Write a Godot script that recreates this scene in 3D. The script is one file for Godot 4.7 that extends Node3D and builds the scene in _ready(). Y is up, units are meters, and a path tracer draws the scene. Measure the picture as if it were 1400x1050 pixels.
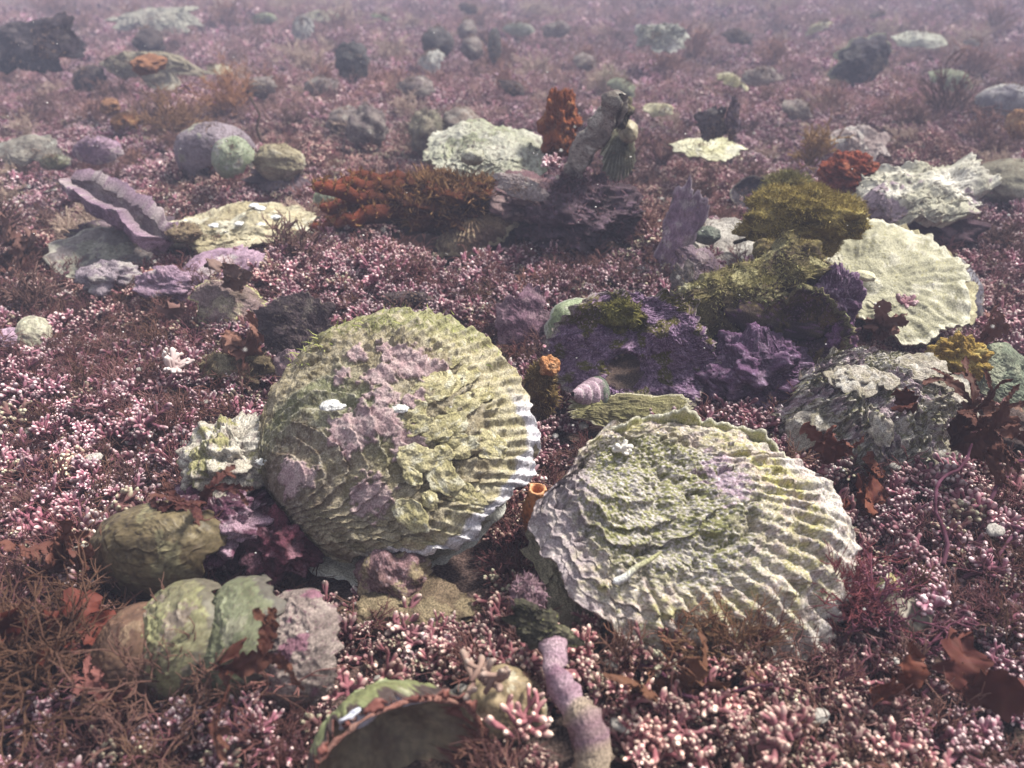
extends Node3D
# A bed of flat oysters on a maerl floor, seen by a diver. Metres, y up.

var rng := RandomNumberGenerator.new()
var soft := FastNoiseLite.new()      # cloudy noise
var mild := FastNoiseLite.new()      # smoother cloudy noise for shapes
var cells := FastNoiseLite.new()     # cell noise for flakes and pits
var used := {}                       # names given so far
var clear := []                      # Vector3(x, z, radius): where no maerl grows
var M := {}                          # materials

# ---------------------------------------------------------------- small helpers
class Soup:
	var v := PackedVector3Array()
	var n := PackedVector3Array()
	var c := PackedColorArray()
	var ix := PackedInt32Array()
	func mesh() -> ArrayMesh:
		var a := []
		a.resize(Mesh.ARRAY_MAX)
		a[Mesh.ARRAY_VERTEX] = v
		a[Mesh.ARRAY_NORMAL] = n
		a[Mesh.ARRAY_COLOR] = c
		a[Mesh.ARRAY_INDEX] = ix
		var m := ArrayMesh.new()
		m.add_surface_from_arrays(Mesh.PRIMITIVE_TRIANGLES, a)
		return m

func ns(p: Vector3, f: float, o := 0.0) -> float:
	return soft.get_noise_3d(p.x * f + o, p.y * f + o * 0.7, p.z * f - o) * 1.5

func md(p: Vector3, f: float, o := 0.0) -> float:
	return mild.get_noise_3d(p.x * f + o, p.y * f + o * 0.7, p.z * f - o)

func cl(p: Vector3, f: float, o := 0.0) -> float:
	return cells.get_noise_3d(p.x * f + o, p.y * f - o, p.z * f + o)

func hash1(k: float) -> float:
	return fposmod(sin(k * 12.9898 + 4.1) * 43758.5453, 1.0)

func stp(a: float, b: float, x: float) -> float:
	return smoothstep(a, b, x)

func numbered(called: String) -> String:
	var k: int = used.get(called, 0)
	used[called] = k + 1
	return called if k == 0 else "%s_%03d" % [called, k]

func tag(o: Node3D, label: String, category: String, group := "") -> Node3D:
	o.set_meta("label", label)
	o.set_meta("category", category)
	if group != "":
		o.set_meta("group", group)
	return o

func thing(called: String, label: String, category: String, at: Vector3, basis := Basis.IDENTITY, group := "") -> Node3D:
	var o := Node3D.new()
	o.name = numbered(called)
	add_child(o, true)
	o.transform = Transform3D(basis, at)
	tag(o, label, category, group)
	return o

func part(called: String, mesh: Mesh, mat: Material, parent: Node, stuff := false) -> MeshInstance3D:
	var o := MeshInstance3D.new()
	o.name = called
	o.mesh = mesh
	o.material_override = mat
	parent.add_child(o, true)
	if stuff:
		o.set_meta("kind", "stuff")
	return o

func solo(called: String, mesh: Mesh, mat: Material, at: Vector3, basis: Basis, label: String, category: String, group := "") -> MeshInstance3D:
	var o := MeshInstance3D.new()
	o.name = numbered(called)
	o.mesh = mesh
	o.material_override = mat
	add_child(o, true)
	o.transform = Transform3D(basis, at)
	tag(o, label, category, group)
	return o

func frame(normal: Vector3, roll := 0.0) -> Basis:
	# local y along the normal, local x to the right, local z down the face; roll turns it about the normal
	var y := normal.normalized()
	var x := (Vector3.RIGHT - y * y.x).normalized()
	return Basis(y, deg_to_rad(roll)) * Basis(x, y, x.cross(y))

func tilt(deg: float, lean := 0.0, roll := 0.0) -> Basis:
	return frame(Vector3(sin(deg_to_rad(lean)), cos(deg_to_rad(deg)), sin(deg_to_rad(deg))), roll)

func mixc(a: Color, b: Color, t: float) -> Color:
	return a.lerp(b, clampf(t, 0.0, 1.0))

func face(normal: Vector3, along: Vector3) -> Basis:
	# local y along the normal, local x along a given direction in the face
	var y := normal.normalized()
	var x := (along - y * y.dot(along)).normalized()
	return Basis(x, y, x.cross(y))

func gh(x: float, z: float) -> float:
	return soft.get_noise_2d(x * 3.0 + 7.0, z * 3.0) * 0.016 + soft.get_noise_2d(x * 0.7, z * 0.7 + 30.0) * 0.05 * stp(0.8, 3.0, -z)

# ---------------------------------------------------------------- shape builders
func close_normals(s: Soup, nu: int, nv: int, wrap: bool) -> void:
	var n := PackedVector3Array()
	n.resize(s.v.size())
	for k in range(0, s.ix.size(), 3):
		var a := s.ix[k]
		var b := s.ix[k + 1]
		var c := s.ix[k + 2]
		var w := (s.v[c] - s.v[a]).cross(s.v[b] - s.v[a])
		n[a] += w
		n[b] += w
		n[c] += w
	if wrap:
		for j in nv + 1:
			var p := j * (nu + 1)
			var w2 := n[p] + n[p + nu]
			n[p] = w2
			n[p + nu] = w2
	for k in n.size():
		n[k] = n[k].normalized() if n[k].length_squared() > 1e-30 else Vector3.UP
	s.n = n

func grid_faces(s: Soup, nu: int, nv: int) -> void:
	for j in nv:
		for i in nu:
			var a := j * (nu + 1) + i
			var b := a + nu + 1
			s.ix.append_array(PackedInt32Array([a, b, a + 1, a + 1, b, b + 1]))

# One valve of a shell: grows in bands from the umbo to the margin, with ribs along the rays, thin at the rim, hollow below.
func valve(q: Dictionary, paint: Callable) -> ArrayMesh:
	var nu: int = q.get("nu", 120)
	var nt: int = q.get("nt", 60)
	var nb: int = q.get("nb", 14)
	var rx: float = q.rx
	var rz: float = q.rz
	var H: float = q.get("H", 0.01)
	var pw: float = q.get("pw", 0.8)
	var ux: float = q.get("ux", -0.7) * rx
	var uz: float = q.get("uz", 0.0) * rz
	var lam: float = q.get("lam", 6.0)
	var la: float = q.get("la", 0.001)
	var wob: float = q.get("wob", 0.08)
	var wf: float = q.get("wf", 60.0)
	var nr: float = q.get("ribs", 0.0)
	var ra: float = q.get("ra", 0.0)
	var r0: float = q.get("r0", 0.3)
	var frill: float = q.get("frill", 0.0)
	var lobe: float = q.get("lobe", 0.07)
	var jag: float = q.get("jag", 0.015)
	var bump: float = q.get("bump", 0.0005)
	var bf: float = q.get("bf", 250.0)
	var warp: float = q.get("warp", 0.1) * rx
	var curl: float = q.get("curl", 0.0)
	var thick: float = q.get("thick", 0.0025)
	var sd: float = q.get("seed", 1.0) * 3.7
	var skew: float = q.get("skew", 0.0)
	var holed := q.has("cut")
	var cut: Callable = q.get("cut", func() -> void: pass)
	var gone := PackedByteArray()
	var has := q.has("extra")
	var extra: Callable = q.get("extra", func() -> void: pass)
	var rdir: float = q.get("rdir", 0.0)
	var rside: float = q.get("rside", -2.0)
	var oval: float = q.get("oval", 0.0)
	var odir: float = q.get("odir", 0.0)
	var wob2: float = q.get("wob2", 0.0)
	var s := Soup.new()
	for j in nt + nb + 2:
		var top := j <= nt
		var t := float(j) / nt if top else 1.0 - float(j - nt - 1) / nb
		for i in nu + 1:
			var th := TAU * (i % nu) / nu
			var cx := cos(th)
			var cz := sin(th)
			var k := 1.0 + lobe * soft.get_noise_3d(cx * 1.3 + sd, cz * 1.3, sd) * 2.0 + jag * soft.get_noise_3d(cx * 9.0 + sd, cz * 9.0, sd + 5.0) * 2.0 + oval * cos(2.0 * (th - odir))
			var x := lerpf(ux, rx * cx * k, t)
			var z := lerpf(uz, rz * cz * k, t)
			var p2 := Vector3(x, sd * 0.01, z)
			var rho := minf(1.0, (x * x) / (rx * rx) + (z * z) / (rz * rz))
			var y := H * pow(1.0 - rho, pw) if rho < 1.0 else 0.0
			y *= 1.0 + skew * (ux * x / (rx * rx) + uz * z / (rz * rz)) * 1.2
			y += warp * soft.get_noise_3d(x * 0.9 / rx + sd, 3.0, z * 0.9 / rx) * 1.6 + curl * (z / rz) * (z / rz)
			var rib := 0.5 + 0.5 * cos(nr * th + 4.0 * soft.get_noise_3d(x * 25.0, sd, z * 25.0))
			if rside > -1.5:
				rib = lerpf(0.5, rib, stp(rside - .35, rside + .35, cos(th - rdir)))
			var g := lam * (t + wob * soft.get_noise_3d(x * wf + sd, 1.0, z * wf) * 2.0 + wob2 * stp(.45, .7, t) * soft.get_noise_3d(x * wf * 5.0, sd, z * wf * 5.0) - 0.02 * rib * (stp(r0 - .1, r0 + .1, t) if nr > 0.0 else 0.0))
			var band := floorf(g)
			var fr := g - band
			if top:
				var edge := fr * fr * (1.0 - stp(0.93, 1.0, fr))
				var am := la * (0.4 + 1.2 * hash1(band + sd)) * (lerpf(1.0, 0.3 + 0.9 * rib, stp(r0 - .1, r0 + .1, t)) if nr > 0.0 else 0.7 + 0.6 * soft.get_noise_3d(x * 40.0, sd, z * 40.0)) * stp(0.05, 0.3, t) * (1.0 - 0.7 * stp(0.78, 0.92, t))
				y += am * edge + ra * rib * stp(r0, r0 + 0.3, t)
				y += bump * soft.get_noise_3d(x * bf, sd, z * bf) * 1.6
				var push := minf(am * 0.6 * edge / maxf(rx, 0.001), .025)
				x += (x - ux) * push
				z += (z - uz) * push
				if has:
					y += extra.call(x / rx, z / rz, t, fr, rib)
			else:
				y += ra * rib * stp(r0, r0 + 0.3, t) - thick * (1.0 - stp(0.88, 1.0, t)) - 0.0006
			y += frill * (0.35 * sin(nr * th * 0.5 + sd) * (0.5 + soft.get_noise_3d(cx * 4.0, sd + 9.0, cz * 4.0)) + 1.3 * soft.get_noise_3d(cx * 6.0, sd, cz * 6.0)) * pow(t, 6.0)
			if holed:
				gone.append(1 if cut.call(x / rx, z / rz) else 0)
			s.v.append(Vector3(x, y, z))
			s.c.append(paint.call(Vector3(x, y, z), x / rx, z / rz, t, band, fr, rib, top))
	grid_faces(s, nu, nt + nb + 1)
	if holed:
		var kept := PackedInt32Array()
		for k in range(0, s.ix.size(), 3):
			if gone[s.ix[k]] + gone[s.ix[k + 1]] + gone[s.ix[k + 2]] < 2:
				kept.append_array(s.ix.slice(k, k + 3))
		s.ix = kept
	close_normals(s, nu, nt + nb + 1, true)
	return s.mesh()

# A lump: a sphere pushed in and out by noise.
func lump(q: Dictionary, paint: Callable) -> ArrayMesh:
	var nu: int = q.get("nu", 72)
	var nv: int = q.get("nv", 40)
	var r: Vector3 = q.r
	var a1: float = q.get("a1", 0.2)
	var f1: float = q.get("f1", 1.2)
	var a2: float = q.get("a2", 0.06)
	var f2: float = q.get("f2", 5.0)
	var a3: float = q.get("a3", 0.0)
	var f3: float = q.get("f3", 14.0)
	var pit: float = q.get("pit", 0.0)
	var fp: float = q.get("fp", 4.0)
	var sd: float = q.get("seed", 1.0) * 5.3
	var has := q.has("extra")
	var extra: Callable = q.get("extra", func() -> void: pass)
	var s := Soup.new()
	for j in nv + 1:
		var ph := PI * j / nv
		for i in nu + 1:
			var th := TAU * (i % nu) / nu
			var d := Vector3(sin(ph) * cos(th), cos(ph), sin(ph) * sin(th))
			var k := 1.0 + a1 * md(d, f1, sd) + a2 * 0.6 * md(d, f2, sd) + a3 * md(d, f3, sd)
			if pit != 0.0:
				k += pit * cells.get_noise_3d(d.x * fp + sd, d.y * fp, d.z * fp)
			if has:
				k += extra.call(d)
			var p := d * r * k
			s.v.append(p)
			s.c.append(paint.call(p, d, k))
	grid_faces(s, nu, nv)
	close_normals(s, nu, nv, true)
	return s.mesh()

# A gutter: a long bowl with thick rounded rims, from one point to another, open upward.
func trough(a: Vector3, b: Vector3, up: Vector3, r: float, thick: float, paint: Callable) -> ArrayMesh:
	var s := Soup.new()
	var nu := 64
	var nv := 90
	var d := (b - a).normalized()
	var side := d.cross(up).normalized()
	var top := side.cross(d).normalized()
	for j in nv + 1:
		var v := float(j) / nv
		var cap := sqrt(maxf(0.0, 1.0 - pow(absf(2.0 * v - 1.0), 5.0)))
		var c := a.lerp(b, v) + top * (r * .35 * ns(Vector3(v * 2.0, 1.0, 0), 1.0)) + side * (r * .4 * ns(Vector3(v * 1.6, 5.0, 0), 1.0))
		for i in nu + 1:
			var u := float(i % nu) / nu
			var outer := u < .5
			var ang := lerpf(-2.05, 2.05, u * 2.0) if outer else lerpf(2.05, -2.05, u * 2.0 - 1.0)
			var wide := r * (1.0 + .25 * ns(Vector3(v * 3.0, sin(ang) * .6, 8.0), 1.0)) * (.25 + .75 * cap)
			var rr := wide if outer else maxf(wide - thick, wide * .3)
			var lip := thick * .5 * stp(1.5, 2.05, absf(ang)) * (1.0 if outer else -.2)
			var p := c + (side * sin(ang) * .9 - top * cos(ang)) * (rr + lip) + top * thick * .35 * ns(Vector3(v * 2.5, sin(ang), 3.0), 1.0)
			p += (p - c).normalized() * ns(p, 130.0) * thick * .3
			s.v.append(p)
			s.c.append(paint.call(p, outer))
	grid_faces(s, nu, nv)
	close_normals(s, nu, nv, true)
	return s.mesh()

# A tube through points, closed at both ends, added to a soup.
func tube(s: Soup, pts: Array, rad: Array, cols: Array, sides := 6, rough := 0.0) -> void:
	var n := pts.size()
	var first := s.v.size()
	var side := Vector3.ZERO
	for k in n:
		var d: Vector3 = (pts[mini(k + 1, n - 1)] - pts[maxi(k - 1, 0)]).normalized()
		if side == Vector3.ZERO:
			side = d.cross(Vector3(0.31, 0.2, 0.93)).normalized()
		side = (side - d * side.dot(d)).normalized()
		var up := side.cross(d)
		for i in sides:
			var a := TAU * i / sides
			var o := side * cos(a) + up * sin(a)
			var rr: float = rad[k]
			if rough > 0.0:
				rr *= 1.0 + rough * ns(pts[k] + o * rr, 160.0)
			s.v.append(pts[k] + o * rr)
			s.n.append(o)
			s.c.append(cols[k])
	for k in n - 1:
		for i in sides:
			var a := first + k * sides + i
			var b := first + k * sides + (i + 1) % sides
			s.ix.append_array(PackedInt32Array([a, b, a + sides, b, b + sides, a + sides]))
	for e in 2:
		var k := 0 if e == 0 else n - 1
		var d2: Vector3 = (pts[0] - pts[1]).normalized() if e == 0 else (pts[n - 1] - pts[n - 2]).normalized()
		var m := s.v.size()
		s.v.append(pts[k] + d2 * float(rad[k]) * 0.8)
		s.n.append(d2)
		s.c.append(cols[k])
		for i in sides:
			var a := first + k * sides + i
			var b := first + k * sides + (i + 1) % sides
			s.ix.append_array(PackedInt32Array([a, m, b] if e == 0 else [a, b, m]))

# A flat wavy blade of seaweed that forks, added to a soup.
func blade(s: Soup, p: Vector3, dir: Vector3, nor: Vector3, length: float, wide: float, col: Color, forks: int, tips: Color) -> void:
	var n := 16
	var m := 9
	var first := s.v.size()
	var q := p
	var d := dir.normalized()
	var w := nor
	var turn := rng.randf_range(-0.05, 0.05)
	var bend := rng.randf_range(-0.09, 0.09)
	var sd := rng.randf() * 50.0
	var f := 1.0 / wide
	for k in n + 1:
		var t := float(k) / n
		var across := d.cross(w).normalized()
		w = across.cross(d).normalized()
		var half := wide * 0.5 * (0.3 + 0.7 * stp(0.0, 0.55, t)) * ((sqrt(maxf(0.0, 1.0 - pow(t, 5.0))) * 0.9 + 0.1) if forks == 0 else 1.0)
		for i in m:
			var a := (i - 4) / 4.0
			var at := q + across * a * half
			var ragged := 1.0 + 0.55 * ns(at, f * 2.5, sd) * absf(a) + 0.25 * ns(at, f * 7.0, sd) * absf(a)
			var ruffle := ns(at, f * 1.6, sd + 3.0) * wide * 0.30 * absf(a) + ns(at, f * 4.0, sd + 6.0) * wide * 0.06
			s.v.append(q + across * half * a * ragged + w * (ruffle + wide * 0.12 * a * a) + d * wide * 0.25 * ns(at, f * 3.0, sd + 12.0) * stp(0.6, 1.0, t))
			s.n.append(w)
			s.c.append(mixc(col, tips, t * 0.5 + 0.3 * absf(a) + 0.6 * ns(at, f * 3.0, sd)))
		q += d * length / n
		d = d.rotated(w, turn).rotated(across, bend).normalized()
	for k in n:
		for i in m - 1:
			var a := first + k * m + i
			s.ix.append_array(PackedInt32Array([a, a + m, a + 1, a + 1, a + m, a + m + 1]))
	if forks > 0:
		for e in [-1.0, 1.0]:
			blade(s, q - d * length * 0.18, d.rotated(w, e * rng.randf_range(0.3, 0.7)), w.rotated(d, rng.randf_range(-0.6, 0.6)), length * rng.randf_range(0.5, 0.8), wide * rng.randf_range(0.55, 0.8), tips if forks == 1 else col, forks - 1, tips)

# A bushy seaweed of fine forked filaments.
func bush_into(s: Soup, p: Vector3, dir: Vector3, length: float, rad: float, depth: int, a: Color, b: Color, spread: float, sides := 4) -> void:
	var pts := [p]
	var d := dir.normalized()
	var q := p
	for k in 3:
		d = (d + Vector3(rng.randfn(), rng.randfn() * 0.6 + 0.12, rng.randfn()) * 0.17).normalized()
		q += d * length / 3.0
		pts.append(q)
	tube(s, pts, [rad, rad * 0.9, rad * 0.8, rad * 0.62], [a, a, mixc(a, b, 0.3), mixc(a, b, 0.6)], sides)
	if depth <= 0:
		return
	var kids := 2 + (rng.randi() % 2)
	for k in kids:
		var away := Vector3(rng.randfn(), rng.randfn() * 0.7, rng.randfn()).normalized()
		bush_into(s, pts[1 + (rng.randi() % 3)], (d + away * spread).normalized(), length * rng.randf_range(0.55, 0.85), rad * 0.72, depth - 1, mixc(a, b, 0.25), b, spread, sides)

func bush(stems: int, length: float, rad: float, depth: int, a: Color, b: Color, spread := 0.75, lean := Vector3.ZERO, sides := 4) -> ArrayMesh:
	var s := Soup.new()
	for k in stems:
		var d := Vector3(rng.randfn() * 0.6, 1.0, rng.randfn() * 0.6) + lean
		bush_into(s, Vector3(rng.randfn(), 0, rng.randfn()) * length * 0.12, d, length * rng.randf_range(0.7, 1.1), rad, depth, a, b, spread, sides)
	return s.mesh()

# Short hairs of turf alga or silt on a mesh.
func fuzz(from: ArrayMesh, count: int, length: float, wide: float, a: Color, b: Color, up_only := 0.0, only = null) -> ArrayMesh:
	var arr := from.surface_get_arrays(0)
	var vs: PackedVector3Array = arr[Mesh.ARRAY_VERTEX]
	var nn: PackedVector3Array = arr[Mesh.ARRAY_NORMAL]
	var s := Soup.new()
	for k in count:
		var i := rng.randi() % vs.size()
		if nn[i].y < up_only - 0.3:
			continue
		if only != null and not only.call(vs[i]):
			continue
		var d := (nn[i] + Vector3(rng.randfn(), rng.randfn(), rng.randfn()) * 0.45).normalized()
		var l := length * rng.randf_range(0.4, 1.2)
		var side := d.cross(Vector3(rng.randfn(), rng.randfn(), rng.randfn())).normalized() * wide
		var c := mixc(a, b, rng.randf())
		var m := s.v.size()
		var p := vs[i] + Vector3(rng.randfn(), rng.randfn(), rng.randfn()) * length * 0.1
		var bent := d + Vector3(rng.randfn(), rng.randfn(), rng.randfn()) * 0.35
		s.v.append_array(PackedVector3Array([p - side, p + side, p + d * l * 0.5 + side * 0.8, p + d * l * 0.5 - side * 0.8, p + (d + bent).normalized() * l]))
		var flat := (s.v[m + 1] - s.v[m]).cross(s.v[m + 4] - s.v[m]).normalized()
		for e in 5:
			s.n.append((flat + nn[i] * .15).normalized())
			s.c.append(c)
		s.ix.append_array(PackedInt32Array([m, m + 2, m + 1, m, m + 3, m + 2, m + 3, m + 4, m + 2]))
	return s.mesh()

# Maerl: a knot of stubby branches, dark at the heart, with pale growing tips.
func maerl(arms: int, size: float, thick: float, sides: int, twig: int, base: Color, mid: Color, tip: Color, flat := 0.5) -> ArrayMesh:
	var s := Soup.new()
	for k in arms:
		var d := Vector3(rng.randfn(), absf(rng.randfn()) * flat + 0.15, rng.randfn()).normalized()
		maerl_arm(s, Vector3(rng.randfn(), rng.randf() * 0.5, rng.randfn()) * size * 0.16, d, size * rng.randf_range(0.6, 1.1), thick * rng.randf_range(0.8, 1.2), sides, twig, base, mid, tip)
	return s.mesh()

func maerl_arm(s: Soup, p: Vector3, d: Vector3, length: float, r: float, sides: int, twig: int, base: Color, mid: Color, tip: Color) -> void:
	var q := p
	var pts := []
	var e := d
	for k in 6:
		pts.append(q)
		e = (e + Vector3(rng.randfn(), rng.randfn() * 0.5 + 0.1, rng.randfn()) * 0.25).normalized()
		q += e * length * (0.25 if k < 3 else 0.125)
	var pale := mixc(mid, tip, rng.randf_range(0.1, 1.0))
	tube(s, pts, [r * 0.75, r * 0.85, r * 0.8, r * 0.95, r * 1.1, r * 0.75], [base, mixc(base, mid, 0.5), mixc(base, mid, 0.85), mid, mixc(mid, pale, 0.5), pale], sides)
	for k in twig:
		var a := (e + Vector3(rng.randfn(), rng.randfn() * 0.6 + 0.3, rng.randfn()) * 0.8).normalized()
		maerl_arm(s, pts[1 + rng.randi() % 3], a, length * rng.randf_range(.35, .6), r * 0.9, sides, 0, mixc(base, mid, 0.6), mid, tip)

func multi(called: String, mesh: Mesh, mat: Material, at: Array, cols: Array) -> MultiMeshInstance3D:
	var mm := MultiMesh.new()
	mm.transform_format = MultiMesh.TRANSFORM_3D
	mm.use_colors = true
	mm.mesh = mesh
	mm.instance_count = at.size()
	for k in at.size():
		mm.set_instance_transform(k, at[k])
		mm.set_instance_color(k, cols[k])
	var o := MultiMeshInstance3D.new()
	o.name = numbered(called)
	o.multimesh = mm
	o.material_override = mat
	add_child(o, true)
	o.set_meta("kind", "stuff")
	return o

# ---------------------------------------------------------------- materials
func grain(freq: float, oct: int, lo: float, hi: float, sd: int, kind := 0) -> ImageTexture:
	var f := FastNoiseLite.new()
	f.seed = sd
	f.frequency = freq
	f.fractal_octaves = oct
	f.noise_type = FastNoiseLite.TYPE_CELLULAR if kind == 1 else FastNoiseLite.TYPE_SIMPLEX_SMOOTH
	var im := f.get_seamless_image(512, 512)
	im.convert(Image.FORMAT_L8)
	var d := im.get_data()
	for k in d.size():
		var x := d[k] / 255.0
		d[k] = int(255.0 * lerpf(lo, hi, smoothstep(0.2, 0.75, x)))
	return ImageTexture.create_from_image(Image.create_from_data(512, 512, false, Image.FORMAT_L8, d))

func relief(freq: float, oct: int, sd: int, strength: float, kind := 0) -> ImageTexture:
	var f := FastNoiseLite.new()
	f.seed = sd
	f.frequency = freq
	f.fractal_octaves = oct
	f.noise_type = FastNoiseLite.TYPE_CELLULAR if kind == 1 else FastNoiseLite.TYPE_SIMPLEX_SMOOTH
	var im := f.get_seamless_image(512, 512)
	im.convert(Image.FORMAT_RGBA8)
	im.bump_map_to_normal_map(strength)
	return ImageTexture.create_from_image(im)

func surface(rough: float, spec: float, tex: Texture2D, nor: Texture2D, per_m: float, depth: float, back := Color.BLACK) -> StandardMaterial3D:
	var m := StandardMaterial3D.new()
	m.vertex_color_use_as_albedo = true
	m.roughness = rough
	m.metallic_specular = spec
	m.cull_mode = BaseMaterial3D.CULL_DISABLED
	if tex:
		m.albedo_texture = tex
		m.uv1_triplanar = true
		m.uv1_scale = Vector3.ONE * per_m
	if nor:
		m.normal_enabled = true
		m.normal_texture = nor
		m.normal_scale = depth
	if back != Color.BLACK:
		m.backlight_enabled = true
		m.backlight = back
	return m

# A general painter: two cloudy base colours, crust patches with a crisp edge, fine specks.
func dab(p: Vector3, pal: Array, sd: float, f := 40.0) -> Color:
	var c := mixc(pal[0], pal[1], 0.5 + ns(p, f, sd) * 1.1)
	if pal.size() > 2 and ns(p, f * 0.9, sd + 20.0) + 0.25 * ns(p, f * 6.0, sd) > pal[3]:
		c = mixc(c, pal[2], 0.85)
	if pal.size() > 4 and ns(p, f * 9.0, sd + 40.0) > pal[5]:
		c = mixc(c, pal[4], 0.75)
	var g := 1.0 + 0.3 * ns(p, f * 14.0, sd + 60.0)
	return Color(c.r * g, c.g * g, c.b * g)

# A valve painted with dab(), its growth bands differing a little, its rim of another colour.
func plain_valve(q: Dictionary, pal: Array, rim := Color.BLACK, inner := Color.BLACK) -> ArrayMesh:
	var sd: float = q.get("seed", 1.0)
	var f: float = q.get("pf", 1.1) / float(q.rx)
	return valve(q, func(p: Vector3, _x, _z, t: float, band: float, _fr, _rib, top: bool) -> Color:
		if not top and inner != Color.BLACK:
			return mixc(inner, pal[0], 0.3 + 0.5 * ns(p, f, sd))
		var c := dab(p, pal, sd, f)
		var g := 0.85 + 0.3 * hash1(band + sd)
		c = Color(c.r * g, c.g * g, c.b * g)
		if rim != Color.BLACK and t > 0.94 + 0.05 * ns(p, f * 4.0, sd):
			c = mixc(c, rim, 0.8)
		return c)

func plain_lump(q: Dictionary, pal: Array) -> ArrayMesh:
	var sd: float = q.get("seed", 1.0)
	var r: Vector3 = q.r
	var f: float = q.get("pf", 1.2) / r.x
	return lump(q, func(p: Vector3, _d, _k) -> Color: return dab(p, pal, sd, f))

func keep(at: Vector3, r: float) -> void:
	clear.append(Vector3(at.x, at.z, r))

# ---------------------------------------------------------------- the scene
const PALE := [Color(.52, .48, .34), Color(.34, .32, .19), Color(.62, .60, .50), .42, Color(.14, .11, .07), .5]
const OLIVE := [Color(.26, .25, .11), Color(.15, .16, .07), Color(.42, .38, .22), .42, Color(.09, .07, .04), .5]
const LILAC := [Color(.38, .26, .33), Color(.24, .16, .22), Color(.48, .40, .40), .45, Color(.12, .07, .10), .5]
const PURPLE := [Color(.15, .085, .15), Color(.09, .055, .09), Color(.22, .15, .215), .42, Color(.34, .26, .36), .55]
const GREYGREEN := [Color(.26, .28, .20), Color(.16, .17, .12), Color(.32, .36, .22), .45, Color(.10, .09, .07), .5]
const SILT := [Color(.25, .21, .19), Color(.15, .12, .12), Color(.33, .30, .26), .42, Color(.09, .06, .06), .5]
const DARK := [Color(.085, .062, .066), Color(.055, .042, .046), Color(.15, .125, .11), .5, Color(.2, .16, .13), .55]
const RUST := [Color(.46, .10, .035), Color(.24, .05, .025), Color(.55, .20, .07), .4, Color(.10, .04, .03), .5]
const MOSS := [Color(.24, .185, .06), Color(.14, .11, .04), Color(.32, .26, .10), .42, Color(.06, .045, .02), .5]
const WHITE := [Color(.66, .63, .56), Color(.44, .42, .33), Color(.30, .22, .27), .42, Color(.12, .10, .08), .45]
const BROWN := [Color(.17, .12, .065), Color(.09, .06, .035), Color(.24, .21, .11), .45, Color(.06, .04, .03), .5]
const EGG := [Color(.40, .35, .24), Color(.27, .23, .15), Color(.50, .46, .36), .5]

func shell(called: String, label: String, at: Vector3, rx: float, rz: float, tl: float, hf: float, ux: float, uz: float, pal: Array, q := {}, mat := "shell") -> Node3D:
	var d := {"rx": rx, "rz": rz, "H": rx * hf, "ux": ux, "uz": uz, "seed": used.size() * 1.37 + at.x * 9.0, "la": rx * 0.03, "wf": 2.4 / rx, "thick": minf(0.003, rx * 0.07), "bf": 9.0 / rx, "bump": rx * 0.012, "nu": 96, "nt": 44, "nb": 8}
	d.merge(q, true)
	var mesh := plain_valve(d, pal, q.get("rim", Color.BLACK), q.get("inner", Color.BLACK))
	var basis := tilt(tl, q.get("lean", 0.0), q.get("roll", 0.0))
	var o: Node3D
	if at.z < -.42 and not q.has("bare"):
		# shells further off carry a thin turf of weed and silt
		o = thing(called, label, q.get("cat", "shell"), at, basis, q.get("group", ""))
		part("valve", mesh, M[mat], o)
		var far := clampf(-at.z * 1.5, 1.0, 4.0)
		part("turf", fuzz(mesh, 220, .0030 * far, .00022 * far, Color(.26, .18, .13), Color(.12, .075, .06), -.1), M.weed, o, true)
	else:
		o = solo(called, mesh, M[mat], at, basis, label, q.get("cat", "shell"), q.get("group", ""))
	keep(at, minf(rx, rz) * q.get("keep", 0.66 if at.z > -1.0 else .35))
	return o

func stone(called: String, label: String, at: Vector3, r: Vector3, pal: Array, q := {}, mat := "rock") -> Node3D:
	var d := {"r": r, "seed": used.size() * 1.91 + at.x * 7.0, "nu": 64, "nv": 36}
	d.merge(q, true)
	var mesh := plain_lump(d, pal)
	var o: Node3D
	var b := tilt(q.get("tilt", 0.0), q.get("lean", 0.0), q.get("roll", 0.0))
	if not q.has("fuzz") and at.z < -.42 and mat == "rock":
		q = q.duplicate()
		q.fuzz = 260
		q.fl = .0030 * clampf(-at.z * 1.5, 1.0, 4.0)
		q.fw = .00022 * clampf(-at.z * 1.5, 1.0, 4.0)
		q.fa = Color(.26, .18, .13)
		q.fb = Color(.12, .075, .06)
	if q.has("fuzz"):
		o = thing(called, label, q.get("cat", "stone"), at, b, q.get("group", ""))
		part("body", mesh, M[mat], o)
		part("fuzz", fuzz(mesh, q.fuzz, q.get("fl", 0.004), q.get("fw", 0.00022), q.get("fa", pal[0]), q.get("fb", pal[1])), M.weed, o, true)
	else:
		o = solo(called, mesh, M[mat], at, b, label, q.get("cat", "stone"), q.get("group", ""))
	keep(at, minf(r.x, r.z) * (0.62 if at.z > -1.0 else .4))
	return o

func weed(called: String, label: String, at: Vector3, mesh: Mesh, cat := "seaweed", group := "", turn := 0.0, scale_by := 1.0) -> Node3D:
	return solo(called, mesh, M.weed, at, Basis(Vector3.UP, turn).scaled(Vector3.ONE * scale_by), label, cat, group)

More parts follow.
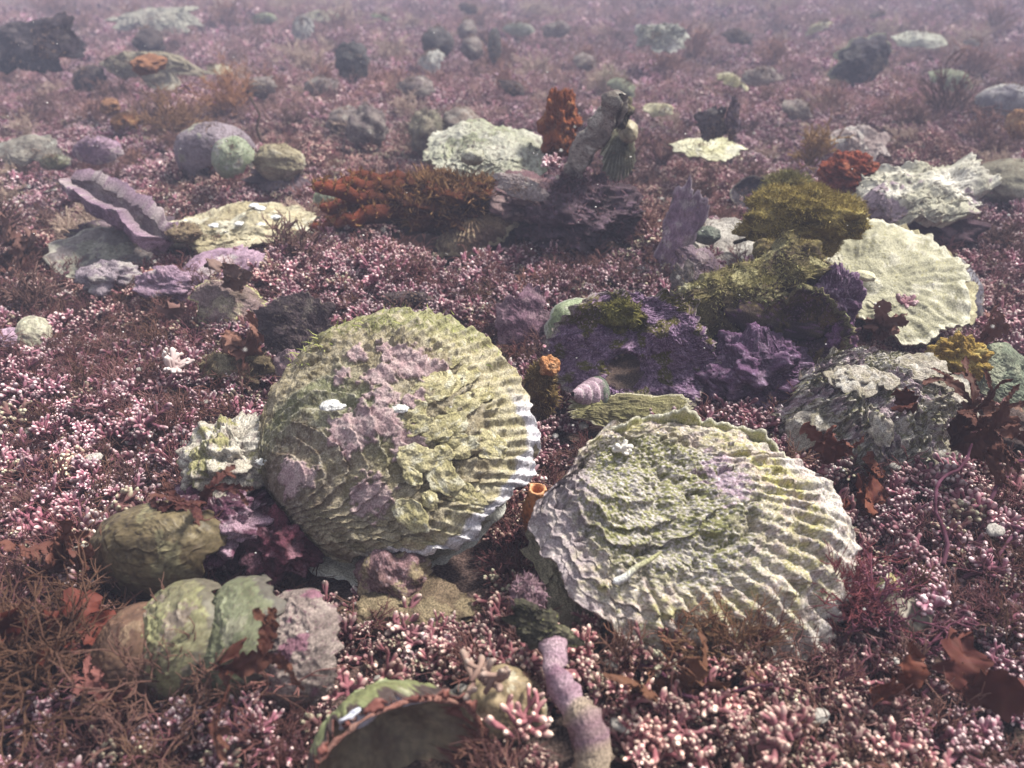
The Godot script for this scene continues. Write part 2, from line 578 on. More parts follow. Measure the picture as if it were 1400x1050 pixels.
func red_frond(label: String, at: Vector3, blades: int, length: float, wide: float, dir: Vector3, forks := 1, col := Color(.26, .075, .04), tips := Color(.36, .13, .075)) -> void:
	var s := Soup.new()
	col = Color(col.r * .34, col.g * .38, col.b * .46)
	tips = Color(tips.r * .38, tips.g * .40, tips.b * .48)
	length *= .8
	for k in blades:
		var d := dir + Vector3(rng.randfn(), rng.randfn() * 0.4, rng.randfn()) * 0.5
		blade(s, Vector3(rng.randfn(), 0, rng.randfn()) * wide * 0.15, d, Vector3(rng.randfn() * 0.5, 0.5, 1.0).normalized(), length * rng.randf_range(0.7, 1.1), wide * rng.randf_range(0.75, 1.1), col, forks, tips)
	close_normals(s, 0, -1, false)
	solo("red_frond", s.mesh(), M.frond, at, Basis.IDENTITY, label, "seaweed", "flat red seaweeds")

func _ready() -> void:
	rng.seed = 20
	soft.seed = 5
	soft.frequency = 1.0
	soft.noise_type = FastNoiseLite.TYPE_SIMPLEX_SMOOTH
	soft.fractal_octaves = 3
	mild.seed = 6
	mild.frequency = 1.0
	mild.noise_type = FastNoiseLite.TYPE_SIMPLEX_SMOOTH
	mild.fractal_octaves = 2
	mild.fractal_gain = .35
	cells.seed = 9
	cells.frequency = 1.0
	cells.noise_type = FastNoiseLite.TYPE_CELLULAR
	cells.fractal_octaves = 2

	# camera
	var cam := Camera3D.new()
	cam.name = "camera"
	cam.position = Vector3(0, 0.2, 0)
	cam.rotation_degrees = Vector3(-28.8, 0, 0)
	cam.near = 0.01
	cam.far = 60.0
	cam.fov = 51.07
	var att := CameraAttributesPhysical.new()
	att.frustum_focal_length = 25.2
	att.frustum_focus_distance = 0.33
	att.frustum_near = 0.01
	att.frustum_far = 60.0
	att.exposure_aperture = 14.0
	cam.attributes = att
	cam.fov = 51.07
	add_child(cam)
	cam.current = true

	# daylight through the water: a bright soft sky overhead, dim to the sides, and the blurred sun
	var sky := ProceduralSkyMaterial.new()
	sky.sky_top_color = Color(0.86, 0.88, 0.90)
	sky.sky_horizon_color = Color(0.50, 0.48, 0.56)
	sky.sky_curve = 0.35
	sky.ground_bottom_color = Color(0.16, 0.13, 0.15)
	sky.ground_horizon_color = Color(0.45, 0.43, 0.50)
	sky.sun_angle_max = 0.0
	var env := Environment.new()
	env.background_mode = Environment.BG_SKY
	env.sky = Sky.new()
	env.sky.sky_material = sky
	env.background_energy_multiplier = 0.60
	env.tonemap_mode = Environment.TONE_MAPPER_LINEAR
	env.tonemap_exposure = 2.2
	env.fog_enabled = true
	env.fog_density = 0.12
	env.fog_light_color = Color(0.76, 0.78, 0.90)
	env.sdfgi_enabled = true
	env.ssao_enabled = true
	env.ssil_enabled = true
	var we := WorldEnvironment.new()
	we.name = "environment"
	we.environment = env
	add_child(we)
	var sun := DirectionalLight3D.new()
	sun.name = "sun"
	sun.light_energy = 1.6
	sun.light_angular_distance = 9.0
	sun.light_color = Color(1.0, 0.98, 0.94)
	sun.shadow_enabled = true
	sun.look_at_from_position(Vector3(0.62, 1.0, -0.28), Vector3.ZERO)
	add_child(sun)

	var t_fine := grain(0.10, 4, 0.66, 1.0, 1)
	var t_spot := grain(0.11, 3, 0.6, 1.0, 2)
	var t_soft := grain(0.05, 4, 0.82, 1.0, 7)
	var n_fine := relief(0.05, 4, 3, 6.0)
	var n_pit := relief(0.06, 3, 4, 7.0, 1)
	M.shell = surface(0.8, 0.15, t_fine, n_fine, 26.0, 0.7)
	M.rock = surface(0.9, 0.12, t_spot, n_fine, 16.0, 0.9)
	M.crust = surface(0.85, 0.15, t_spot, n_pit, 22.0, 0.8)
	M.sponge = surface(0.95, 0.08, t_spot, n_pit, 26.0, 1.0)
	M.smooth = surface(0.5, 0.3, t_soft, n_fine, 14.0, 0.2)
	M.mud = surface(0.95, 0.05, t_spot, n_pit, 14.0, 0.9)
	M.weed = surface(0.8, 0.15, null, null, 1.0, 0.0, Color(.3, .3, .3))
	M.frond = surface(0.6, 0.2, null, null, 1.0, 0.0, Color(.3, .3, .3))
	M.maerl = surface(0.75, 0.2, null, null, 1.0, 0.0)

	seabed()
	left_oyster()
	right_oyster()
	middle_cluster()
	left_things()
	front_things()
	right_things()
	back_things()
	far_things()
	# bare mud sheltered under the oysters' lips
	keep(Vector3(-0.0210, 0.0000, -0.2186), .019)
	keep(Vector3(-0.0607, 0.0000, -0.2213), .018)
	keep(Vector3(0.0109, 0.0000, -0.2156), .012)
	weeds()
	maerl_bed()

# ---------------------------------------------------------------- the seabed
func seabed() -> void:
	var s := Soup.new()
	var nx := 160
	var nz := 200
	for j in nz + 1:
		var z := 0.6 - 14.6 * pow(float(j) / nz, 2.2)
		for i in nx + 1:
			var x := (float(i) / nx - 0.5) * (2.2 + 2.6 * maxf(0.0, -z))
			var p := Vector3(x, 0, z)
			s.v.append(Vector3(x, gh(x, z) + 0.003 * ns(p, 30.0) + 0.002 * ns(p, 90.0), z))
			var c := mixc(Color(.075, .045, .042), Color(.13, .085, .075), 0.5 + ns(p, 9.0))
			s.c.append(mixc(c, Color(.17, .13, .11), ns(p, 60.0) * 1.2))
	grid_faces(s, nx, nz)
	close_normals(s, nx, nz, false)
	var o := part("seabed", s.mesh(), M.mud, self)
	o.set_meta("kind", "structure")

# ---------------------------------------------------------------- the two live oysters
func left_oyster() -> void:
	var at: Vector3 = Vector3(-0.0412, 0.0460, -0.2447)
	var rx: float = 0.0497
	var rz: float = 0.0477
	var o := thing("flat_oyster", "big olive oyster with pink crust patches and white frilled right edge", "oyster", at, frame(Vector3(-0.04, 0.74, 0.66)))
	var spots := [Vector3(-.05, -.28, .13), Vector3(-.02, -.12, .11), Vector3(-.24, .12, .15), Vector3(-.06, .07, .16), Vector3(.15, .2, .11), Vector3(.18, -.10, .08), Vector3(.13, -.42, .13), Vector3(-.10, .56, .13), Vector3(-.35, -.32, .06), Vector3(.3, -.36, .09), Vector3(-.02, -.5, .08), Vector3(-.25, -.5, .06), Vector3(-.62, .42, .12)]
	var crust := func(x: float, z: float) -> float:
		var w := Vector3(x, 0, z)
		var e := 0.0
		for p in spots:
			var d: float = p.z - Vector2(x - p.x, z - p.y).length()
			e = maxf(e, stp(-0.015, 0.015, d + 0.10 * soft.get_noise_3d(x * 7.0, 9.0, z * 7.0) + 0.05 * soft.get_noise_3d(x * 22.0, 4.0, z * 22.0)))
		return e
	var q := {"rx": rx, "rz": rz, "H": 0.021, "pw": 0.60, "skew": .30, "ux": -.84, "uz": .52, "nu": 460, "nt": 230, "nb": 24, "lam": 13.0, "la": .0019, "wob": .030, "wob2": .055, "wf": 26.0, "ribs": 70.0, "ra": .0014, "r0": .72, "rdir": -.35, "rside": .25, "oval": .05, "odir": 2.58, "frill": .0020, "lobe": .08, "jag": .016, "bump": .0004, "bf": 190.0, "warp": .07, "thick": .006, "seed": 3.0,
		"extra": func(x: float, z: float, t: float, _fr: float, _rib: float) -> float:
			var rough := stp(.40, .56, t) * (1.0 - stp(.80, .90, t)) * (0.35 + 0.65 * stp(0.5, -0.3, z))
			var k := cells.get_noise_3d(x * 9.0, 2.0, z * 9.0)
			return rough * 0.0009 * (k + 0.5) + 0.0011 * crust.call(x, z) + 0.0016 * soft.get_noise_3d(x * 5.0, 8.0, z * 5.0) * stp(.1, .4, t)}
	var mesh := valve(q, func(p: Vector3, x: float, z: float, t: float, band: float, fr: float, rib: float, top: bool) -> Color:
		if not top:
			return mixc(Color(.34, .29, .2), Color(.2, .16, .11), 0.5 + ns(p, 60.0))
		var w := Vector3(x, 0, z)
		var n1 := ns(w, 3.0, 1.0)
		var n2 := ns(w, 12.0, 2.0)
		var n3 := ns(w, 40.0, 3.0)
		var c := mixc(Color(.41, .36, .225), Color(.28, .245, .13), 0.5 + n1)
		# green film in bands on the old part of the shell
		var film := stp(.66, .52, t + .1 * n1) * stp(.6, -.1, z)
		c = mixc(c, mixc(Color(.185, .20, .095), Color(.33, .33, .20), hash1(band) + n2), film * 0.85)
		c = mixc(c, Color(.52, .49, .36), stp(.80, .92, fr) * stp(.62, .5, t) * (.35 + .5 * hash1(band * 7.0)) * stp(-.4, .2, n2 + .2))
		# brown stain over the hinge
		c = mixc(c, mixc(Color(.15, .11, .075), Color(.26, .21, .15), 0.5 + n2 * 1.4), stp(.40, .14, t + .12 * n2 + .1 * n1) * .8)
		# crumbly yellowish zone and the ribbed margin
		c = mixc(c, mixc(Color(.43, .385, .235), Color(.24, .205, .11), 0.5 + n2 * 1.5), stp(.50, .62, t + .06 * n1) * .8)
		c = mixc(c, mixc(Color(.58, .54, .33), Color(.44, .39, .17), 0.5 + .5 * n2 - .3 * rib), stp(.80, .86, t + .05 * n1) * stp(-.25, .25, x) * .9)
		c = mixc(c, Color(.27, .285, .11), stp(.78, .92, t + .2 * n2) * stp(-.55, -.8, z) * .7)
		# clean new growth along the rim
		c = mixc(c, Color(.80, .79, .72), stp(.925, .95, t + .03 * n1) * stp(.25, .7, x + z * .6) * stp(-.35, -.05, z))
		if n3 > .55:
			c = mixc(c, Color(.16, .13, .07), .55)
		elif n3 < -.6:
			c = mixc(c, Color(.55, .52, .40), .5)
		var k: float = crust.call(x, z)
		c = mixc(c, mixc(Color(.43, .30, .33), Color(.55, .43, .44), 0.5 + n2 + .4 * n3), k * .92)
		var g := .90 + .22 * ns(w, 70.0, 5.0) + .12 * (hash1(band * 3.0) - .5)
		return Color(c.r * g * .97, c.g * g * .94, c.b * g * lerpf(1.10, .92, k)))
	part("upper_valve", mesh, M.shell, o)
	part("algal_fringe", fuzz(mesh, 2600, .0042, .00018, Color(.36, .36, .14), Color(.24, .27, .08), -1.0, func(v: Vector3) -> bool: return v.z < -rz * .45 and Vector2(v.x / rx, v.z / rz).length() > .74), M.weed, o, true)
	# lower valve, peeping out below the hinge side
	var lower := plain_valve({"rx": rx * .93, "rz": rz * .93, "H": -.012, "ux": -.7, "uz": .4, "nu": 160, "nt": 60, "lam": 9.0, "la": .002, "wf": 50.0, "frill": .002, "jag": .03, "seed": 8.0, "thick": .004}, [Color(.42, .38, .29), Color(.26, .22, .15), Color(.62, .6, .52), .3], Color(.72, .71, .66))
	var lv := part("lower_valve", lower, M.shell, o)
	lv.position = Vector3(-.006, -.010, .008)
	# loose flakes of shell standing off the valve
	for k in 24:
		var th := rng.randf_range(-.9, .9)
		var t := rng.randf_range(.56, .88)
		var px := lerpf(-.84, cos(th), t) * rx
		var pz := lerpf(.52, sin(th), t) * rz
		var rho := minf(1.0, pow(px / rx, 2.0) + pow(pz / rz, 2.0))
		var py := .021 * pow(1.0 - rho, .60) * (1.0 + .30 * 1.2 * (-.84 * px / rx + .52 * pz / rz)) + .0016
		var sz := rng.randf_range(.0022, .0052)
		var fl := plain_valve({"rx": sz * 1.5, "rz": sz, "H": .0003, "ux": -.6, "uz": 0.0, "nu": 40, "nt": 14, "nb": 5, "lam": 3.0, "la": .0002, "wf": 200.0, "lobe": .16, "jag": .06, "thick": .0005, "frill": .0004, "seed": 20.0 + k, "warp": .12}, [Color(.47, .42, .26), Color(.36, .32, .17), Color(.55, .52, .4), .4, Color(.2, .16, .09), .6])
		var f := part("flake", fl, M.shell, o)
		f.transform = Transform3D(frame(Vector3(px / rx * .8, 1.0, pz / rz * .8)) * Basis(Vector3.UP, -th + rng.randf_range(-.5, .5)) * Basis(Vector3(0, 0, 1), rng.randf_range(.08, .24)), Vector3(px, py - .0006, pz))
	# bright chips where the shell is freshly broken
	for c in [Vector3(-.36, -.05, 1.0), Vector3(.09, -.03, .8), Vector3(-.90, .27, .6), Vector3(-.71, .82, .7)]:
		var rho := minf(.98, c.x * c.x + c.y * c.y)
		var chip := plain_lump({"r": Vector3(.0034, .0006, .0017) * c.z, "a1": .7, "a2": .5, "nu": 20, "nv": 12, "seed": c.x * 9.0}, [Color(.80, .79, .76), Color(.66, .65, .62)])
		part("white_chip", chip, M.shell, o).position = Vector3(c.x * rx, .021 * pow(1.0 - rho, .60) * (1.0 + .30 * 1.2 * (-.84 * c.x + .52 * c.y)) + .0018, c.y * rz)
	keep(at, rx * .8)

func right_oyster() -> void:
	var at: Vector3 = Vector3(0.0598, 0.0300, -0.2043)
	var rx: float = 0.0513
	var rz: float = 0.0432
	var o := thing("flat_oyster", "broad cream oyster with speckled green back and fan of scaly ribs", "oyster", at, frame(Vector3(0.12, 0.82, 0.56)))
	var q := {"rx": rx, "rz": rz, "H": 0.013, "pw": 0.55, "ux": -.70, "uz": -.50, "nu": 460, "nt": 230, "nb": 24, "lam": 9.0, "la": .0019, "wob": .04, "wf": 40.0, "wob2": .04, "ribs": 44.0, "ra": .0016, "r0": .50, "rdir": .55, "rside": .0, "oval": .03, "odir": 3.76, "frill": .0026, "lobe": .07, "jag": .012, "bump": .0006, "bf": 200.0, "warp": .08, "thick": .006, "seed": 6.0,
		"extra": func(x: float, z: float, t: float, _fr: float, _rib: float) -> float:
			# slanting cracks between worn growth layers, and small pits
			var u := (x * .8 + z * .62) * 9.0 + soft.get_noise_3d(x * 4.0, 1.0, z * 4.0) * 2.2
			var cut := pow(absf(sin(u)), 14.0) * stp(.15, .3, t) * (1.0 - stp(.62, .74, t)) * stp(-.1, .3, soft.get_noise_3d(x * 3.0, 6.0, z * 3.0) + .2)
			return -.0026 * cut + .0014 * soft.get_noise_3d(x * 6.0, 8.0, z * 6.0) + .0007 * soft.get_noise_3d(x * 30.0, 3.0, z * 30.0) * (1.0 - stp(.6, .8, t))}
	var mesh := valve(q, func(p: Vector3, x: float, z: float, t: float, band: float, fr: float, rib: float, top: bool) -> Color:
		if not top:
			return mixc(Color(.4, .36, .26), Color(.24, .2, .14), 0.5 + ns(p, 60.0))
		var w := Vector3(x, 0, z)
		var n1 := ns(w, 3.0, 11.0)
		var n2 := ns(w, 12.0, 12.0)
		var n3 := ns(w, 45.0, 13.0)
		var n4 := ns(w, 24.0, 14.0)
		var c := mixc(Color(.52, .48, .35), Color(.38, .345, .22), 0.5 + n1 * 1.2 + .4 * n2)
		# green and olive speckle over the worn back
		var old := stp(.70, .52, t + .10 * n1)
		c = mixc(c, Color(.42, .40, .32), old * .7)
		c = mixc(c, Color(.235, .235, .095), old * stp(.02, .30, .6 * n4 + .5 * n3 + .55 * n1 + .08))
		c = mixc(c, Color(.30, .30, .12), old * stp(.1, .35, n3 + .5 * n2))
		c = mixc(c, mixc(Color(.48, .37, .42), Color(.38, .27, .33), .5 + n2), stp(.10, .16, .24 - Vector2((x - .16) * .9, (z + .42) * .6).length() + .12 * n2) * .75)
		# pale ribbed fringe, yellowish up on the right, white at the tips
		c = mixc(c, Color(.56, .53, .20), stp(.6, .7, t) * stp(.1, .5, x) * stp(.1, -.3, z) * stp(-.15, .25, n2 + .1))
		c = mixc(c, Color(.47, .45, .17), stp(.62, .74, t) * stp(-.1, .35, n2 + .3 * n1) * .55)
		c = mixc(c, Color(.74, .71, .62), stp(.86, .96, t + .10 * n1 + .04 * n2) * stp(.1, .5, x + z * .3) * .7)
		c = mixc(c, Color(.56, .52, .40), stp(.86, .97, t + .07 * n1) * .5)
		c = mixc(c, Color(.45, .37, .31), stp(.55, .65, t) * stp(.1, .4, ns(w, 7.0, 31.0)) * .6)
		# rows of tiny dark dots on the fringe
		if n3 > .52 and t > .55:
			c = mixc(c, Color(.13, .13, .05), .7)
		elif n3 > .42 and old > .4:
			c = mixc(c, Color(.11, .12, .05), .7)
		elif n3 < -.5:
			c = mixc(c, Color(.74, .72, .64), .6)
		c = mixc(c, mixc(Color(.33, .28, .27), Color(.45, .40, .36), .5 + n2), stp(-.62, -.85, x + .1 * n2) * .8)
		var g := .98 + .25 * ns(w, 75.0, 15.0) + .14 * (hash1(band * 3.0 + 1.0) - .5)
		return Color(c.r * g, c.g * g * .96, c.b * g * 1.10))
	part("upper_valve", mesh, M.shell, o)
	# the upturned flake along the far edge
	var s := Soup.new()
	var nu := 110
	var nv := 10
	for j in nv + 1:
		var v := float(j) / nv
		for i in nu + 1:
			var u := float(i) / nu
			var th := lerpf(-2.25, -.72, u)
			var k := .93 + .03 * ns(Vector3(u * 5.0, 0, 0), 1.0)
			var sway := ns(Vector3(u * 9.0, 2.0, 0), 1.0)
			var hh := (.0050 + .0030 * ns(Vector3(u * 6.0, 7.0, 0), 1.0) + .0014 * ns(Vector3(u * 15.0, 3.0, 0), 1.0) * .6) * stp(0.0, .16, u) * stp(1.0, .8, u)
			var front := v < .5
			var w := v * 2.0 if front else (1.0 - v) * 2.0
			s.v.append(Vector3(cos(th) * rx * (k + .035 * w + .02 * sway * w) + (0.0 if front else .0003), .0005 + hh * w + .0016 * sway * w, sin(th) * rz * (k + .05 * w + .03 * sway * w) - (0.0 if front else .0006)))
			s.c.append(mixc(mixc(Color(.34, .33, .13), Color(.50, .47, .32), .5 + ns(Vector3(u * 30.0, v * 5.0, 0), 1.0)), Color(.68, .65, .54), stp(.8, 1.0, w)))
	grid_faces(s, nu, nv)
	close_normals(s, nu, nv, false)
	part("upturned_flake", s.mesh(), M.shell, o)
	var lower := plain_valve({"rx": rx * .95, "rz": rz * .96, "H": -.010, "ux": -.6, "uz": -.4, "nu": 160, "nt": 50, "lam": 9.0, "la": .002, "wf": 50.0, "frill": .002, "jag": .03, "seed": 9.0, "thick": .004}, [Color(.40, .36, .25), Color(.22, .18, .13), Color(.5, .46, .34), .4])
	part("lower_valve", lower, M.shell, o).position = Vector3(-.003, -.009, .004)
	# a worm tube and a pale chip on the near side
	var w := Soup.new()
	var pts := [Vector3(-.33, .0155, .20), Vector3(-.40, .0155, .26), Vector3(-.47, .0145, .30), Vector3(-.54, .0135, .37), Vector3(-.60, .0125, .40)]
	for k in pts.size():
		pts[k] = Vector3(pts[k].x * rx, pts[k].y, pts[k].z * rz)
	tube(w, pts, [.0004, .0008, .0009, .0010, .0012], [Color(.4, .38, .2), Color(.5, .48, .26), Color(.55, .52, .34), Color(.7, .69, .62), Color(.8, .8, .78)], 10, .25)
	part("worm_tube", w.mesh(), M.shell, o)
	part("white_crust", maerl(7, .0036, .0008, 6, 1, Color(.5, .47, .42), Color(.6, .57, .52), Color(.74, .72, .67), .4), M.maerl, o).position = Vector3(-.50 * rx, .0105, -.60 * rz)
	keep(at, rx * .72)
	keep(at + Vector3(rx * .5, 0, 0), rz * .6)
	keep(at - Vector3(rx * .5, 0, 0), rz * .6)

# ---------------------------------------------------------------- the purple encrusted heap in the middle
func middle_cluster() -> void:
	# the big dead valve standing on edge, crusted purple, with a hole through it
	var at: Vector3 = Vector3(0.0577, 0.0300, -0.3370)
	var rx: float = 0.0384
	var rz: float = 0.0302
	var hole := Vector2(-.13, .26)
	var q := {"rx": rx, "rz": rz, "H": .006, "pw": .7, "ux": .5, "uz": -.6, "nu": 260, "nt": 130, "nb": 16, "lam": 6.0, "la": .0012, "wf": 60.0, "lobe": .14, "jag": .06, "bump": .0011, "bf": 150.0, "warp": .22, "thick": .003, "frill": .0012, "seed": 12.0,
		"cut": func(x: float, z: float) -> bool:
			return Vector2(x - hole.x, (z - hole.y) * .8).length() + .09 * soft.get_noise_3d(x * 6.0, 3.0, z * 6.0) < .23,
		"extra": func(x: float, z: float, _t: float, _fr: float, _rib: float) -> float:
			var d := Vector2(x - hole.x, (z - hole.y) * .8).length() + .05 * soft.get_noise_3d(x * 8.0, 3.0, z * 8.0)
			return -.004 * stp(.30, .23, d) + .0009 * soft.get_noise_3d(x * 26.0, 5.0, z * 26.0)}
	var valve_mesh := valve(q, func(p: Vector3, x: float, z: float, t: float, _band: float, _fr: float, _rib: float, top: bool) -> Color:
		var w := Vector3(x, 0, z)
		var n1 := ns(w, 2.6, 4.0)
		var n2 := ns(w, 14.0, 5.0)
		var n3 := ns(w, 42.0, 6.0)
		var c := mixc(Color(.14, .082, .145), Color(.23, .155, .225), .5 + n2 + .3 * n1)
		c = mixc(c, Color(.11, .095, .035), stp(.12, .3, n1 - .3 * z - .05))
		c = mixc(c, Color(.30, .27, .16), stp(.62, .72, z + .2 * n1 + .1 * n2) * .7)
		if n3 > .45:
			c = mixc(c, Color(.42, .30, .44), .7)
		if n3 < -.55:
			c = mixc(c, Color(.05, .02, .05), .7)
		if t > .955 + .04 * n2:
			c = mixc(c, Color(.36, .31, .27), .7)
		return c if top else mixc(c, Color(.10, .06, .08), .5))
	solo("encrusted_shell", valve_mesh, M.crust, at, tilt(62, -6), "purple crusted dead shell standing on edge with a black hole", "shell")
	keep(at, rx * .8)
	keep(at + Vector3(0, 0, -.022), .034)
	stone("added_hole_backing", "added dark lump making the hole in the purple plate look black", Vector3(0.0635, 0.0180, -0.3742) + Vector3(0, -.008, -.034), Vector3(.028, .015, .010), DARK, {"a1": .3, "a2": .2, "cat": "rock"}, "rock")  # added dark backing, so the hole reads as deep shade

	# green domed shell leaning behind its left edge
	shell("slipper_shell", "smooth pale green domed shell leaning on the purple crusted plate", Vector3(0.0366, 0.0220, -0.3854), 0.0193, 0.0168, 45.0000, .62, .2, -.3, [Color(.30, .34, .22), Color(.21, .25, .14), Color(.42, .42, .32), .42, Color(.14, .15, .08), .5], {"lam": 5.0, "la": .0004, "rim": Color(.5, .5, .44), "keep": 1.0}, "shell")

	# lumps of purple knobbly sponge at the foot of the plate
	stone("purple_sponge", "knobbly dark purple sponge with pale dots below the curved cup", Vector3(0.1159, 0.0180, -0.3405), Vector3(0.0225, 0.0176, 0.0162), PURPLE, {"a1": .5, "f1": 1.6, "a2": .16, "f2": 5.0, "a3": .06, "f3": 16.0, "pit": -.25, "fp": 5.0, "nu": 150, "nv": 90, "pf": 2.6, "cat": "sponge"}, "sponge")
	stone("purple_sponge", "smaller purple sponge mound left of the knobbly purple one", Vector3(0.0925, 0.0140, -0.3405), Vector3(0.0155, 0.0141, 0.0127), PURPLE, {"a1": .4, "f1": 1.8, "a2": .14, "a3": .06, "f3": 18.0, "pit": -.2, "fp": 6.0, "nu": 120, "nv": 70, "pf": 2.6, "cat": "sponge"}, "sponge")
	# pointed purple blades of crust standing up at the right of the sponge
	shell("crust_plate", "ragged purple plate rising to a point beside the knobbly sponge", Vector3(0.1244, 0.0260, -0.3306), 0.0105, 0.0178, 66.0000, .18, 0.0, .8, PURPLE, {"lean": 24.0, "lobe": .32, "jag": .08, "roll": 20.0, "la": .0008, "cat": "crust"}, "crust")

	# the mossy ridge: an old valve on edge, carrying the cup
	var b: Vector3 = Vector3(0.1147, 0.0450, -0.3758)
	var ridge := thing("mossy_shell", "mossy olive ridge of old shell running up to the brown clump", "shell", b, tilt(38, -20, 22))
	var rm := plain_valve({"rx": 0.0448, "rz": 0.0169, "H": .010, "ux": .3, "uz": .2, "nu": 200, "nt": 80, "lam": 6.0, "la": .0022, "wf": 60.0, "lobe": .25, "jag": .07, "warp": .22, "bump": .0016, "bf": 130.0, "frill": .002, "seed": 14.0, "pf": 1.8}, [Color(.20, .17, .075), Color(.10, .075, .05), Color(.34, .31, .17), .36, Color(.05, .035, .03), .45])
	part("valve", rm, M.crust, ridge)
	part("moss", fuzz(rm, 2600, .0026, .0002, Color(.30, .27, .12), Color(.17, .15, .07), .1), M.weed, ridge, true)
	# dark rocky body under the ridge
	stone("encrusted_rock", "dark lumpy base of crusted shell under the mossy ridge", Vector3(0.1311, 0.0260, -0.3767), Vector3(0.0392, 0.0226, .022), [Color(.10, .075, .05), Color(.055, .035, .045), Color(.16, .12, .06), .4, Color(.2, .1, .2), .5], {"a1": .4, "a2": .14, "a3": .05, "nu": 120, "nv": 70, "cat": "rock"}, "crust")
	# the curved cup open to the left
	var cup: Vector3 = Vector3(0.1352, 0.0340, -0.3413)
	var cm := plain_valve({"rx": 0.0241, "rz": 0.0255, "H": -.020, "pw": .75, "ux": -.1, "uz": .1, "nu": 170, "nt": 70, "lam": 5.0, "la": .001, "wf": 60.0, "lobe": .16, "jag": .06, "warp": .16, "bump": .0012, "bf": 140.0, "frill": .002, "thick": .0035, "seed": 17.0, "pf": 2.0}, [Color(.12, .085, .045), Color(.065, .04, .05), Color(.19, .13, .06), .36, Color(.3, .16, .28), .5], Color(.25, .23, .12))
	var cn := thing("cup_shell", "dark brown hollow cup of shell with mossy rim under the ridge", "shell", cup, tilt(66, -14, 10))
	part("cup", cm, M.crust, cn)
	part("moss", fuzz(cm, 1500, .003, .0002, Color(.30, .32, .16), Color(.16, .15, .05), -2.0, func(v: Vector3) -> bool: return v.z < -.008 and v.y > -.004), M.weed, cn, true)
	# purple lobes right of the cup
	stone("purple_crust", "violet lobed crust curling beside the yellow oyster valve", Vector3(0.1626, 0.0420, -0.3735), Vector3(0.0095, 0.0154, 0.0095), [Color(.155, .088, .15), Color(.10, .06, .095), Color(.22, .15, .215), .3, Color(.36, .28, .36), .5], {"a1": .45, "f1": 2.0, "a2": .2, "a3": .06, "pit": -.2, "fp": 3.0, "nu": 90, "nv": 56, "cat": "crust"}, "crust")
	stone("purple_crust", "small brown edged violet knob under the lobed violet crust", Vector3(0.1590, 0.0300, -0.3496), Vector3(0.0071, 0.0106, 0.0064), [Color(.14, .08, .10), Color(.09, .05, .06), Color(.2, .1, .2), .2], {"a1": .4, "f1": 2.0, "a2": .2, "nu": 60, "nv": 40, "cat": "crust"}, "crust")

	# shaggy olive brown clump on top
	stone("shaggy_sponge", "shaggy olive brown clump sitting on top of the mossy ridge", Vector3(0.1597, 0.0660, -0.4294), Vector3(0.0313, 0.0172, 0.0185), MOSS, {"a1": .38, "f1": 1.3, "a2": .16, "f2": 3.5, "a3": .04, "nu": 160, "nv": 90, "pf": 1.8, "roll": -8.0, "fuzz": 15000, "fl": .0030, "fw": .00020, "fa": Color(.34, .265, .09), "fb": Color(.18, .14, .05), "cat": "sponge"}, "sponge")
	stone("shaggy_sponge", "small fuzzy knob behind the shaggy olive brown clump", Vector3(0.1705, 0.0660, -0.4951), Vector3(0.0154, 0.0077, 0.0100), MOSS, {"a1": .35, "fuzz": 2600, "fl": .0045, "fw": .00022, "fa": Color(.24, .22, .09), "fb": Color(.15, .13, .06), "cat": "sponge"}, "sponge")
	stone("neck_rock", "dark neck of crusted rock between the shaggy clump and the cup", Vector3(0.1423, 0.0500, -0.3933), Vector3(0.0197, 0.0167, 0.0129), [Color(.13, .105, .05), Color(.07, .05, .035), Color(.2, .16, .07), .3], {"a1": .4, "a2": .18, "a3": .07, "nu": 90, "nv": 56, "fuzz": 1200, "fl": .003, "fa": Color(.2, .16, .05), "fb": Color(.1, .07, .03), "cat": "rock"}, "crust")
	stone("ridge_knob", "mottled olive and grey barnacled lump at the left end of the ridge", Vector3(0.0941, 0.0360, -0.3782), Vector3(0.0127, 0.0119, 0.0090), [Color(.26, .24, .13), Color(.13, .11, .06), Color(.4, .38, .27), .3, Color(.06, .05, .03), .4], {"a1": .35, "a2": .2, "a3": .1, "nu": 90, "nv": 56, "fuzz": 700, "fl": .003, "fa": Color(.3, .28, .12), "fb": Color(.15, .13, .05), "cat": "rock"}, "crust")
	# olive flakes on the plate's top and foot
	stone("turf_tuft", "dark olive turf patch growing on the top of the purple plate", Vector3(0.0509, 0.0480, -0.3420), Vector3(0.0092, 0.0071, .006), [Color(.11, .10, .03), Color(.07, .06, .025), Color(.17, .15, .05), .3], {"a1": .4, "a2": .2, "fuzz": 900, "fl": .003, "fa": Color(.17, .16, .05), "fb": Color(.09, .08, .03), "cat": "turf"}, "sponge")
	shell("shell_flake", "olive rimmed flat shell flake at the foot of the purple plate", Vector3(0.0532, 0.0160, -0.3108), 0.0296, 0.0075, 40.0000, .06, 0.0, .5, [Color(.22, .2, .1), Color(.14, .12, .07), Color(.3, .28, .18), .4], {"lobe": .2, "jag": .06, "la": .0007, "rim": Color(.5, .46, .34)}, "shell")

